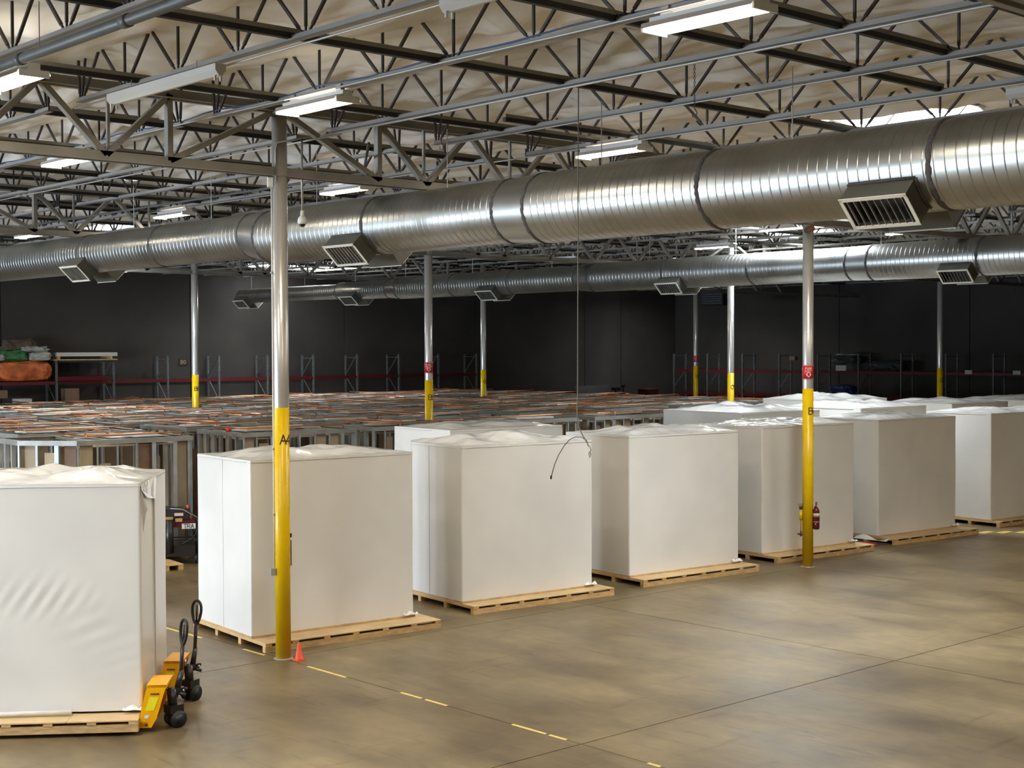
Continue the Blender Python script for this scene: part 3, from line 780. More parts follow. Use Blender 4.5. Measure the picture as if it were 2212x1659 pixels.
# ------------------------------------------------------------------ columns
def column(x, y, text, label, sign=False, sign_ang=-46, yt=3.648):
    R = .1095
    t = thing('steel_column', label, 'column', (x, y, 0), 0, 'round steel columns')
    MB().lathe([(R, 0), (R, 7.88)], 32).build('shaft', M_shaft, t, True)
    MB().lathe([(R+.0015, .002), (R+.0015, yt)], 32).build('yellow_paint', M_yellow, t, True)
    MB().box(-.16, .16, -.16, .16, 7.86, 7.89).build('cap_plate', M_girder, t)
    MB().lathe([(R+.035, 0), (R+.03, .006), (R, .012)], 24).build('base_grout', M_conduit, t)
    if text:
        b = MB(); fn0 = cyl_fn(R+.003, 0, 3.19)
        stroke_text(b, text, .13, .018, fn0, .70)
        b.build('grid_mark', M_lettering, t)
    MB().path([(R*.35, -R-.012, .0+2.0), (R*.35, -R-.012, 7.0)], .010, 8)
    if sign:
        z0, z1 = 3.83, 4.13
        s = MB().lathe([(R+.003, z0), (R+.003, z1)], 40).build('fire_sign', M_red, t, True)
        for k in range(3):
            a = math.radians(sign_ang-100*k)
            b = MB(); f1 = lambda u, v, a=a: cyl_fn(R+.006, a, 4.055)(u, v)
            stroke_text(b, 'FIRE', .042, .009, f1, .86)
            f2 = lambda u, v, a=a: cyl_fn(R+.006, a, 4.008+.0)(u, v)
            stroke_text(b, 'EXTINGUISHER', .014, .003, f2, .84)
            # hollow down arrow
            pl = [(-.028, .048), (.028, .048), (.028, .004), (.048, .004), (0, -.048), (-.048, .004), (-.028, .004), (-.028, .048)]
            for (u0, v0), (u1, v1) in zip(pl[:-1], pl[1:]):
                p0 = Vector((u0, v0)); p1 = Vector((u1, v1)); d = (p1-p0).normalized(); n = Vector((-d.y, d.x))*.007
                kk = 4; vs = []
                for q in range(kk+1):
                    e = p0-d*.005+(p1-p0+d*.01)*q/kk
                    for sg in (-1, 1):
                        gg = e+n*sg; vs.append(cyl_fn(R+.006, a, 3.93)(gg.x, gg.y))
                b.add(vs, [(2*q, 2*q+2, 2*q+3, 2*q+1) for q in range(kk)])
            b.build('sign_print', M_pink, s)
        b = MB()
        for zz in (z0+.006, z1-.022):
            for k in range(30):
                a = 2*PI*k/30; vs = [cyl_fn(R+.005, a, zz)(u, v) for u, v in ((0, 0), (.011, 0), (.019, .016), (.008, .016))]
                b.add(vs, [(0, 1, 2, 3)])
        b.build('sign_border', M_pink, s)
    return t
A4 = column(COLX[1], COLY[1], 'A4', 'near yellow and silver column marked A4, with a cone at its foot')
B4 = column(COLX[1], COLY[2], 'B4', 'yellow and silver column marked B at the right, with fire sign and extinguisher', True, -46)
column(COLX[2], COLY[2], 'B5', 'column marked B at the centre, rising from the copper piping, with a red fire sign', True, -38)
column(COLX[3], COLY[2], 'B6', 'column at the left in front of the dim wall, marked B6')
column(COLX[2], COLY[3], 'C5', 'column right of centre marked C, just left of the fire sign column')
column(COLX[3], COLY[3], 'C6', 'thin column in the dark behind the far duct grille, left of the hanging wire')
column(COLX[2], COLY[4], 'D5', 'distant column at the far right, above the white wrapped pods')
column(COLX[3], COLY[4], 'D6', 'thinnest distant column, dark yellow, with a small red sign', True, -45)
column(COLX[0], COLY[1], 'A3', 'column outside the picture at the right')
column(COLX[1], COLY[0], '', 'column outside the picture at the left')
# near column details
R = .1095
ang = math.radians(-33-80)      # left edge seen from the camera
ex, ey = math.cos(ang), math.sin(ang)
MB().path([((R+.012)*ex, (R+.012)*ey, z) for z in (1.33, 2.5, 3.65, 5, 6.85)], .010, 8).build('conduit', M_white, A4, True)
MB().xf(Matrix.Identity(4)).add([], [])
b = MB().box(-.055, .055, -.03, .04, -.05, .05); b.xf(Matrix.Translation(((R+.04)*ex, (R+.04)*ey, 1.27)) @ Matrix.Rotation(ang+PI/2, 4, 'Z')); b.build('junction_box', M_conduit, A4)
b = MB().box(-.05, .05, -.035, .035, -.07, .07); b.xf(Matrix.Translation(((R+.03)*ex, (R+.03)*ey, 6.9)) @ Matrix.Rotation(ang+PI/2, 4, 'Z')); b.build('junction_box', M_white, A4)
b = MB()
for z in (2.1, 3.05, 5.6): b.box((R+.012)*ex-.02, (R+.012)*ex+.02, (R+.012)*ey-.02, (R+.012)*ey+.02, z-.012, z+.012)
b.build('conduit_strap', M_steel, A4)
a2 = math.radians(-33+25)
MB().path([((R+.01)*math.cos(a2-.9), (R+.01)*math.sin(a2-.9), 6.9), ((R+.014)*math.cos(a2-.9), (R+.014)*math.sin(a2-.9), 7.35), ((R+.02)*math.cos(a2-.7), (R+.02)*math.sin(a2-.7), 7.45), (.35, .3, 7.55)], .012, 8).build('conduit_drop', M_conduit, A4, True)
a3 = math.radians(-33+88)
b = MB(); b.path([((R+.012)*math.cos(a3), (R+.012)*math.sin(a3), z) for z in (1.35, 1.5, 1.72)], .008, 6); b.tube(((R+.012)*math.cos(a3), (R+.012)*math.sin(a3), 1.76), ((R+.012)*math.cos(a3), (R+.012)*math.sin(a3), 1.82), .012, 8); b.build('strap_clip', M_black, A4)
# hose reel / valve fittings on column B4
angL = math.radians(-54-86); lx, ly = math.cos(angL), math.sin(angL)
vt = thing('gas_valve', 'iron valve and yellow riser pipe fixed to the left side of column B', 'valve', (COLX[1]+lx*.14, COLY[2]+ly*.14, 0))
MB().path([(0, 0, .70), (0, 0, 1.26)], .014, 8).build('riser_pipe', M_yellow, vt, True)
MB().tube((0, 0, .95), (0, 0, 1.13), .032, 12).build('yellow_cylinder', M_yellow, vt, True)
MB().tube((-.03*lx, -.03*ly, 1.22), (.03*lx, .03*ly, 1.22), .05, 12).build('hand_wheel', M_rust, vt, True)
MB().box(-.05, .05, -.05, .05, 1.24, 1.30).build('valve_body', M_conduit, vt)
b = MB().tube((0, 0, .62), (0, 0, .72), .02, 8); b.tube((-.07, 0, .66), (.07, 0, .66), .018, 8); b.build('pipe_tee', M_rust, vt, True)
MB().tube((COLX[1]-.02, COLY[2]-.19, 6.86), (COLX[1]-.02, COLY[2]+.1, 6.86), .07, 20)
tag(MB().tube((0, 0, 0), (.32, -.28, 0), .058, 20, .075).build('pipe_stub', M_rust, loc=(COLX[1]+.05, COLY[2]-.12, 6.86)), 'rusty open pipe stub at the top of column B, under the near duct', 'pipe')
# fire extinguisher
angR = math.radians(-54+80); ex2, ey2 = math.cos(angR), math.sin(angR)
fx = thing('fire_extinguisher', 'red fire extinguisher hung on the right side of column B', 'fire extinguisher', (COLX[1]+ex2*.172, COLY[2]+ey2*.172, .77), math.radians(-54))
MB().lathe([(.045, 0), (.064, .012), (.067, .03), (.067, .36), (.058, .41), (.03, .445), (.018, .455), (.018, .475)], 24).build('cylinder', M_extred, fx, True)
MB().lathe([(.0685, .26), (.0685, .335)], 24).build('label', M_cream, fx, True)
MB().box(-.018, .03, -.014, .014, .47, .50).build('valve', M_chrome, fx)
b = MB().bar((-.01, 0, .50), (.10, 0, .535), .016, .008); b.bar((0, 0, .485), (.09, 0, .49), .016, .006); b.build('lever', M_chrome, fx)
MB().path([(-.02, -.02, .48), (-.07, -.03, .45), (-.085, -.035, .36), (-.08, -.035, .2), (-.075, -.03, .08)], .009, 8).build('hose', M_black, fx, True)
MB().tube((-.075, -.03, .09), (-.075, -.03, .02), .014, 10, .02).build('nozzle', M_black, fx, True)
MB().lathe([(.069, .15), (.069, .165)], 24).build('strap', M_chrome, fx, True)
MB().box(-.12, -.06, -.02, .02, .05, .55).build('wall_bracket', M_extred, fx)
MB().add([(.066, -.028, .115), (.0685, -.005, .095), (.0685, -.005, .135)], [(0, 1, 2)]).build('arrow_print', M_pink, fx)
# camera dome on its drop pole
cx_, cy_ = -17.70, 11.9
sc_ = thing('security_camera', 'white dome camera hanging on a pole right of the near column', 'security camera', (cx_, cy_, 6.33))
MB().tube((0, 0, .18), (0, 0, 1.22), .017, 12).build('drop_pole', M_conduit, sc_, True)
MB().tube((0, 0, .12), (0, 0, .2), .028, 12).build('pole_collar', M_white, sc_, True)
MB().lathe([(.055, .0), (.068, .01), (.070, .05), (.062, .085), (.035, .12), (.02, .125)], 24).build('camera_body', M_white, sc_, True)
MB().lathe([(.0, -.045), (.02, -.043), (.036, -.03), (.045, -.01), (.046, .004)], 20).build('dome', M_glassdome, sc_, True)

# ------------------------------------------------------------------ pallets and wrapped pods
def pallet(x, y, rz, LX_, LY_, label, z=0, seed=0, nb=7):
    """origin at the near front corner; extends to -x and +y"""
    rd = random.Random(seed+3)
    t = thing('long_pallet', label, 'pallet', (x, y, z), rz, 'pallets under the wrapped pods')
    for k in range(4):
        xs_ = -LX_+.05+(LX_-.10)*k/3
        MB().box(xs_-.045, xs_+.045, 0, LY_, 0, .088).build('stringer', M_wood, t)
    for k in range(nb):
        yy = LY_*(k/(nb-1)); yy = min(max(yy, .055), LY_-.055)+(rd.uniform(-.03, .03) if 0 < k < nb-1 else 0)
        MB().box(-LX_, 0, yy-.052, yy+.052, .0885, .124).build('cross_board', M_wood, t)
    cuts = [0, LY_*.36, LY_*.73, LY_]
    for a, b in zip(cuts[:-1], cuts[1:]):
        MB().box(-LX_, .004, a+.002, b-.002, .1245, .139).build('deck_sheet', M_ply, t)
    return t

def wrap_pod(x, y, rz, D, L, H, z, label, seed=0, bulge=.07, corner=.03, wr=None, wr_right=None, group='white shrink-wrapped pods in the row on pallets', seam_x=None, fine=True, backr=None):
    """origin at the near front corner on the deck; front face is the +x side, the -y side faces the dock doors"""
    rd = random.Random(seed)
    t = thing('wrapped_pod', label, 'wrapped pod', (x, y, z), rz, group)
    backr = backr or corner
    # rounded rectangle outline
    cs = [((0, 0), corner, -90), ((0, L), corner, 0), ((-D, L), corner, 90), ((-D, 0), backr, 180)]
    out = []
    for (cx, cy), r, a0 in cs:
        ox = -r if cx == 0 else r; oy = r if cy == 0 else -r
        for k in range(7):
            a = math.radians(a0+90*k/6); out.append((cx+ox+r*math.cos(a), cy+oy+r*math.sin(a)))
    # resample with extra points along the sides
    pts = []
    m = len(out)
    for i in range(m):
        p = out[i]; q = out[(i+1) % m]; d = math.dist(p, q); k = max(1, int(d/(.045 if fine else .2)))
        for j in range(k): pts.append((p[0]+(q[0]-p[0])*j/k, p[1]+(q[1]-p[1])*j/k))
    n = len(pts); nz_ = 48 if fine else 12
    cxm, cym = -D/2, L/2
    nrm = []
    for i in range(n):
        a = pts[i-1]; b = pts[(i+1) % n]; tx, ty = b[0]-a[0], b[1]-a[1]; l = math.hypot(tx, ty); nrm.append((ty/l, -tx/l))
    b = MB()
    for j in range(nz_+1):
        zz = H*j/nz_
        for i in range(n):
            px, py = pts[i]; nx, ny = nrm[i]
            d = noise.noise(Vector((px*1.1+seed*7, py*1.1, zz*.8)))*.010
            if zz < .10: d += .012*noise.noise(Vector((px*9+seed, py*9, 3)))*(1-zz/.10)
            if wr and nx > .9: d += wr(py, zz)
            if wr_right and ny > .9: d += wr_right(px, zz)
            b.v.append((px+nx*d, py+ny*d, zz))
    for j in range(nz_):
        for i in range(n): b.f.append((j*n+i, j*n+(i+1) % n, (j+1)*n+(i+1) % n, (j+1)*n+i))
    b.build('wrap_side', M_wrap, t, True)
    # top sheet: rises inside the rim and bulges
    tb = MB(); rings = 16 if fine else 10
    for k in range(rings+1):
        f = k/rings; s = 1-f
        for i in range(n):
            px, py = pts[i]; X = cxm+(px-cxm)*s; Y = cym+(py-cym)*s
            edge = min(min(-X, X+D), min(Y, L-Y))
            e = min(1, max(0, edge/.62)); e = e*e*(3-2*e)
            nz1 = noise.noise(Vector((X*1.5+seed*5, Y*1.5, seed)))
            nz2 = noise.noise(Vector((X*4+seed*3, Y*4, seed+2)))
            rg = abs(noise.noise(Vector((X*2.4+Y*.7+seed, Y*2.4, seed+8))))
            h = e*bulge*(.95+.9*nz1+.16*nz2-.35*rg)
            h += (1-e)*.012*noise.noise(Vector((X*5, Y*5, seed)))*(1 if k else 0)
            tb.v.append((X, Y, H+h))
    for k in range(rings):
        for i in range(n): tb.f.append((k*n+i, k*n+(i+1) % n, (k+1)*n+(i+1) % n, (k+1)*n+i))
    tb.build('wrap_top', M_wraptop, t, True)
    # welded rim just below the top edge and a vertical seam
    rim = MB()
    rim.path([(px+nx*.004, py+ny*.004, H-.035+.006*noise.noise(Vector((px*2, py*2, seed)))) for (px, py), (nx, ny) in list(zip(pts, nrm))[::3]], .0045, 5)
    rim.build('rim_weld', M_seam, t, True)
    if seam_x is not None:
        MB().box(seam_x-.002, seam_x+.002, -.006, .002, .02, H-.03).build('vertical_seam', M_seam, t)
    fl = MB()
    for k in range(5):
        u = rd.uniform(-.05, .12)
    # loose corner flap of film at the foot
    fx_ = MB().grid(lambda u, v: (.02+.06*v+.02*math.sin(u*9), L-.22+.26*u, .012+.05*(1-v)*abs(math.sin(u*5+seed))+.01), 10, 4)
    fx_.build('loose_flap', M_wraptop, t, True)
    return t

def wr_P2(y_, z_):     # fan of creases at the lower right corner
    L = 2.9; dx = L-y_; dz = z_
    r = math.hypot(dx, dz-.02)
    if r > .62 or r < .03: return 0
    a = math.atan2(dz, dx)
    return .010*math.sin(a*26)*min(1, r/.15)*max(0, 1-r/.62)*(1 if a < 1.45 else .3)
def wr_P1(y_, z_):
    # diagonal creases in the middle of the face and light ones at the lower right
    L = 2.95; d = 0
    u = y_-1.75; v = z_-1.45
    e = math.exp(-((u/.55)**2+((v+.08)/.17)**2))
    d += .016*e*math.sin((u*1.0-v*.75)*34)
    u = y_-2.35; v = z_-1.0
    e = math.exp(-((u/.28)**2+(v/.22)**2)); d += .007*e*math.sin((v-u*.35)*30)
    u = y_-2.8; v = z_-.62
    e = math.exp(-((u/.32)**2+(v/.32)**2)); d += .006*e*math.sin((v-u*.25)*44)
    return d

PODS = [(-18.58, 11.52, 5.6, 1.90, 2.90, 'second white wrapped pod from the left, behind the column marked A4'),
        (-18.66, 15.74, 5.6, 1.92, 2.90, 'third white wrapped pod from the left, the hanging wire ending in front of it'),
        (-18.60, 19.85, 5.2, 1.92, 2.95, 'fourth white wrapped pod from the left, in the middle of the row'),
        (-18.71, 24.03, 5.0, 1.92, 2.95, 'fifth white wrapped pod from the left, behind the column marked B'),
        (-18.64, 28.20, 4.6, 1.92, 2.95, 'sixth white wrapped pod from the left, right of the extinguisher column'),
        (-18.40, 32.80, 4.6, 1.92, 2.95, 'last white wrapped pod of the front row, cut off by the right edge')]
PALL = ['pine pallet under the second pod, beside the small orange cone', 'pine pallet under the third pod', 'pine pallet under the fourth pod', 'pine pallet under the pod behind the extinguisher column', 'pine pallet under the sixth pod', 'pine pallet under the last pod at the right edge']
for k, (x, y, rz, D, L, l) in enumerate(PODS):
    rr = -math.radians(rz)
    wrap_pod(x, y, rr, D, L, 2.655, .165, l, seed=k+2, bulge=(.10, .12, .11, .10, .09, .09)[k], wr=wr_P2 if k == 0 else None, seam_x=-.95 if k == 0 else (-1.0 if k == 1 else None),
             backr=.45 if k == 1 else None)
    off = (.50, .38, .42, .45, .50, .25)[k]
    c, s_ = math.cos(rr), math.sin(rr)
    px = x+off*c-0*s_; py = y+off*s_-.02
    pr = rr-math.radians((0, 0, 0, 0, .8, 0)[k])
    pallet(px, py, pr, 2.55, 3.12, PALL[k], seed=k)
    # thin timber sill under the pod, part of the pod
    t = [o for o in bpy.data.objects if o.get('label') == l][0]
    b = MB(); b.box(-D-.02, .03, -.012, .03, -.024, 0); b.box(-D-.02, .03, L-.03, L+.012, -.024, 0); b.box(-.02, .035, 0, L, -.024, 0)
    b.build('timber_sill', M_wood, t)
# first pod, turned and jacked up
d1 = math.radians(-37.0); dirv = Vector((math.sin(-d1), math.cos(d1)))
c1 = Vector((-15.50, 8.10)); L1 = 2.95
o1 = c1-dirv*L1
wrap_pod(o1.x, o1.y, d1, 2.0, L1, 2.70, .215, 'large white wrapped pod at the left edge, with two yellow pallet jacks under its end', seed=31, bulge=.11, wr=wr_P1)
pp = o1+Vector((math.cos(d1), math.sin(d1)))*.36-dirv*.05
P1p = pallet(pp.x, pp.y, d1, 2.5, L1+.06, 'pine pallet raised on the two jacks at the left edge', z=.05, seed=9)
b = MB().tube((.06, -.2, .155), (.03, 2.2, .165), .028, 12); b.xf(Matrix.Translation((-.30, 0, .02))); b.build('rolled_film', M_wraptop, P1p, True)
# seam fold on its right end
pod1 = [o for o in bpy.data.objects if 'two yellow pallet jacks' in str(o.get('label'))][0]
MB().box(-.97, -.955, L1-.004, L1+.020, .02, 2.45).build('vertical_fold', M_seam, pod1)
b = MB(); b.add([(.0, L1+.01, 2.69), (-.95, L1+.035, 2.42), (-1.05, L1+.03, 2.69), (0, L1+.02, 2.62), (-.28, L1+.04, 2.50)], [(0, 3, 4, 1, 2)]); b.build('corner_flap', M_wraptop, pod1)
b = MB(); b.add([(-.01, L1+.012, 2.62), (-.22, L1+.055, 2.36), (-.10, L1+.05, 2.33), (-.08, L1+.02, 2.1)], [(0, 3, 2, 1)]); b.build('torn_film', M_seam, pod1)

# second and third rows of wrapped pods
BACK = [(-22.35, 18.55, 5, 2.1, 2.95, 'white wrapped pod in the second row, just behind the third front pod'),
        (-22.9, 28.6, 5, 2.9, 2.95, 'white wrapped pod in the second row behind the column marked B'),
        (-22.3, 32.9, 3, 2.6, 3.0, 'white wrapped pod in the second row behind the sixth front pod'),
        (-22.0, 37.0, 2, 2.6, 3.0, 'white wrapped pod in the second row at the far right'),
        (-25.2, 35.3, 4, 2.4, 3.0, 'crumpled white wrapped pod at the back, right of column B'),
        (-21.9, 41.0, 2, 2.4, 3.0, 'last white wrapped pod under the distant column at the right'),
        (-18.3, 36.8, 4, 1.9, 2.95, 'white wrapped pod at the back, partly beyond the right edge')]
for k, (x, y, rz, D, L, l) in enumerate(BACK):
    wrap_pod(x, y, -math.radians(rz), D, L, 2.67+(.08 if k in (4,) else 0), .165, l, seed=40+k, bulge=.13 if k in (1, 2, 4) else .09, fine=False, group='white wrapped pods in the rows behind')
    if k != 4 or True:
        pallet(x+.3, y-.02, -math.radians(rz), D+.4, L+.1, 'pallet under the '+l, seed=60+k)

# ------------------------------------------------------------------ bare steel-stud pods
def stud_pod(variant, D, L, chamfer=None):
    rd = random.Random(variant*11+5)
    t = thing('stud_frame_pod', '', 'steel frame pod', (0, 0, 0))
    H = 2.62; z0 = .15
    if chamfer: poly = [(0, 0), (0, L), (-D, L), (-D, -chamfer), (-chamfer, -chamfer)]
    else: poly = [(0, 0), (0, L), (-D, L), (-D, 0)]
    m = len(poly)
    for i in range(m):
        a = Vector(poly[i]); b_ = Vector(poly[(i+1) % m]); d = (b_-a); Ln = d.length; d /= Ln; nrm = Vector((d.y, -d.x))
        tr = MB()
        tr.bar((a.x, a.y, H-.045), (b_.x, b_.y, H-.045), .012, .10); 
        tr.bar((a.x-nrm.x*.045, a.y-nrm.y*.045, H), (b_.x-nrm.x*.045, b_.y-nrm.y*.045, H), .10, .006)
        part('top_track', tr.mesh('top_track', M_track), t)
        bt = MB().bar((a.x, a.y, z0+.03), (b_.x, b_.y, z0+.03), .04, .06)
        part('bottom_track', bt.mesh('bottom_track', M_track), t)
        n = max(2, int(round(Ln/.40)))
        for k in range(n):
            f = (k+.08*rd.uniform(-1, 1))/n if k else .012
            q = a+d*(Ln*f); w = rd.choice((.035, .035, .045, .09))
            s = MB()
            s.bar((q.x-nrm.x*.02, q.y-nrm.y*.02, z0+.03), (q.x-nrm.x*.02, q.y-nrm.y*.02, H-.05), w, .006, (nrm.x, nrm.y, 0))
            s.bar((q.x+d.x*w/2-nrm.x*.06, q.y+d.y*w/2-nrm.y*.06, z0+.03), (q.x+d.x*w/2-nrm.x*.06, q.y+d.y*w/2-nrm.y*.06, H-.05), .006, .08, (nrm.x, nrm.y, 0))
            part('stud', s.mesh('stud', M_stud), t)
        for k in range(n):
            if rd.random() < .72:
                f0 = (k+.25)/n; f1 = (k+rd.uniform(.75, 1.0))/n
                p0 = a+d*Ln*f0-nrm*.12; p1 = a+d*Ln*f1-nrm*.12
                zt_ = H-rd.choice((.08, .08, .25, .5))
                q = MB().bar((p0.x, p0.y, (z0+zt_)/2), (p1.x, p1.y, (z0+zt_)/2), .015, zt_-z0)
                part('inner_board', q.mesh('inner_board', M_browndoor if rd.random() < .15 else M_drywall), t)
    part('floor_plate', MB().box(-D, 0, 0 if not chamfer else -chamfer*.0, L, z0-.02, z0).mesh('floor_plate', M_ply), t)
    sk = MB()
    for y in (.1, L/2, L-.1): sk.box(-D, 0, y-.05, y+.05, 0, z0-.021)
    part('skid', sk.mesh('skid', M_wood), t)
    # ceiling joists, ribs and services on top
    n = int(L/.38)
    jm = MB().box(-D+.03, -.03, -.02, .02, 0, .055).mesh('ceiling_rib', M_track)
    for k in range(1, n+1): part('ceiling_rib', jm, t, (0, L*k/(n+1), H-.06))
    lid = MB().box(-D+.1, -.1, .08, L-.08, H-.16, H-.145)
    part('ceiling_board', lid.mesh('ceiling_board', M_drywall), t)
    for k in range(3):
        px = -rd.uniform(.3, D-.5); py = rd.uniform(.2, L-1.2); ln = rd.uniform(.7, 1.4); w = rd.uniform(.10, .22)
        q = MB().box(px-w, px, py, py+ln, H+.004, H+.05) if k % 2 else MB().box(px-ln*.5, px, py, py+w, H+.004, H+.04)
        part('duct_board', q.mesh('duct_board', M_pvc), t)
    for k in range(4):
        px = -rd.uniform(.05, D-.75); py = rd.uniform(.05, L-1.0); ln = rd.uniform(.6, 1.1); w = rd.uniform(.35, .7)
        q = MB().box(px-w, px, py, py+ln, H+.0035+.004*k, H+.006+.004*k)
        part('top_sheet', q.mesh('top_sheet', M_track if k % 2 else M_stud), t)
    def cp(pts, r=.014):
        part('copper_pipe', MB().path(pts, r, 8).mesh('copper_pipe', M_copper, True), t)
    y1 = rd.uniform(.2, .6); x1 = -rd.uniform(.2, .6); zt = H+.075
    cp([(-D+.2, y1, zt), (x1, y1, zt), (x1, y1, zt), (x1+.02, y1+.03, zt), (x1+.02, L-.35, zt+.01), (x1+.02, L-.15, zt+.01), (x1+.02, L-.12, zt-.03), (x1+.02, L-.12, H-.1)], .017)
    x2 = -rd.uniform(.8, D-.4)
    if variant != 2: cp([(x2, .15, H+.05), (x2, L*.55, H+.055), (x2+.03, L*.55+.03, H+.055), (x2+.5, L*.55+.03, H+.055)], .012)
    if variant % 2: cp([(-D+.15, L*.3, H+.09), (-.25, L*.3+.05, H+.10), (-.22, L*.3+.05, H+.09), (-.22, L*.3+.05, H-.1)], .022)
    if variant % 3 == 0:
        cp([(-D*.5, L*.2, H+.01), (-D*.5, L*.25, H+.10), (-D*.5, L*.33, H+.15), (-D*.5, L*.41, H+.10), (-D*.5, L*.47, H+.01)], .010)
    wh = MB().path([(-D*.3, .2, H+.03), (-D*.32, L*.5, H+.04), (-D*.3, L*.8, H+.035), (-D*.3+.02, L*.82, H-.1)], .009, 6)
    part('white_hose', wh.mesh('white_hose', M_white, True), t)
    return t
PR = [stud_pod(0, 2.1, 2.6, .9), stud_pod(1, 2.2, 3.0), stud_pod(2, 2.2, 3.0), stud_pod(3, 2.2, 3.0), stud_pod(4, 2.2, 3.0)]
placed = 0; FOOT = [(-25.2-2.5, -25.0, 35.2, 38.4), (-26.0, -22.5, 28.4, 31.8)]
SPL = {(0, 0): 'bare steel stud pod with a cut corner at the left, behind the first wrapped pod', (0, 1): 'bare steel stud pod with a red taped corner, behind the near column',
       (0, 2): 'bare steel stud pod whose end shows left of the third wrapped pod', (0, 3): 'bare steel stud pod showing just above the third wrapped pod', (0, 4): 'bare steel stud pod showing between the third and fourth wrapped pods'}
rdp = random.Random(5)
for ix in range(8):
    for iy in range(-3, 9):
        x = -27.75-ix*2.75+(.12*iy if ix == 0 else rdp.uniform(-.12, .12)); y = [13.1, 16.95, 20.45, 24.1, 27.75][iy] if 0 <= iy < 5 else (13.1-3.7*(-iy) if iy < 0 else 27.75+3.65*(iy-4))
        if ix: y += rdp.uniform(-.25, .25)
        if y+3 > 42 or (ix == 0 and iy < 0) : continue
        if x-2.3 < -52.2: continue
        pts = [(x, y, 2.7), (x-2.2, y, 2.7), (x, y+3, 2.7), (x-2.2, y+3, 2.7)]
        if not in_view(pts, -2): continue
        if any(math.hypot(cx-(x-1.1), cy-(y+1.5)) < 0 for cx in COLX for cy in COLY): continue
        # leave room for the columns
        for cx in COLX:
            for cy in COLY:
                if x-2.35 < cx < x+.15 and y-.15 < cy < y+3.15:
                    if cy-y < 1.5: y = cy+.2
                    else: y = cy-3.25
        if any(x-2.2 < b and x > a and y < d and y+3.0 > c for a, b, c, d in FOOT): continue
        FOOT.append((x-2.25, x+.05, y-.05, y+3.05))
        v = 0 if (ix, iy) == (0, 0) else 1+(ix*3+iy*7) % 4
        zz = 0
        l = SPL.get((ix, iy), 'bare steel stud pod, '+ORD[ix]+' row back, '+ORD[iy+3]+' place from the left of that row')
        dup(PR[v], (x, y, zz), -math.radians(3 if ix == 0 else rdp.uniform(-2, 3)), l, 'bare steel stud pods'); placed += 1
for q in PR:
    for ch in list(q.children): bpy.data.objects.remove(ch)
    bpy.data.objects.remove(q)
tag(MB().lathe([(.0, -.06), (.05, -.04), (.06, 0), (.05, .04), (.0, .06)], 12).build('tape_ball', M_red, loc=(-28.35, 17.02, 2.66)), 'red tape ball stuck on the corner of a steel stud pod', 'tape')

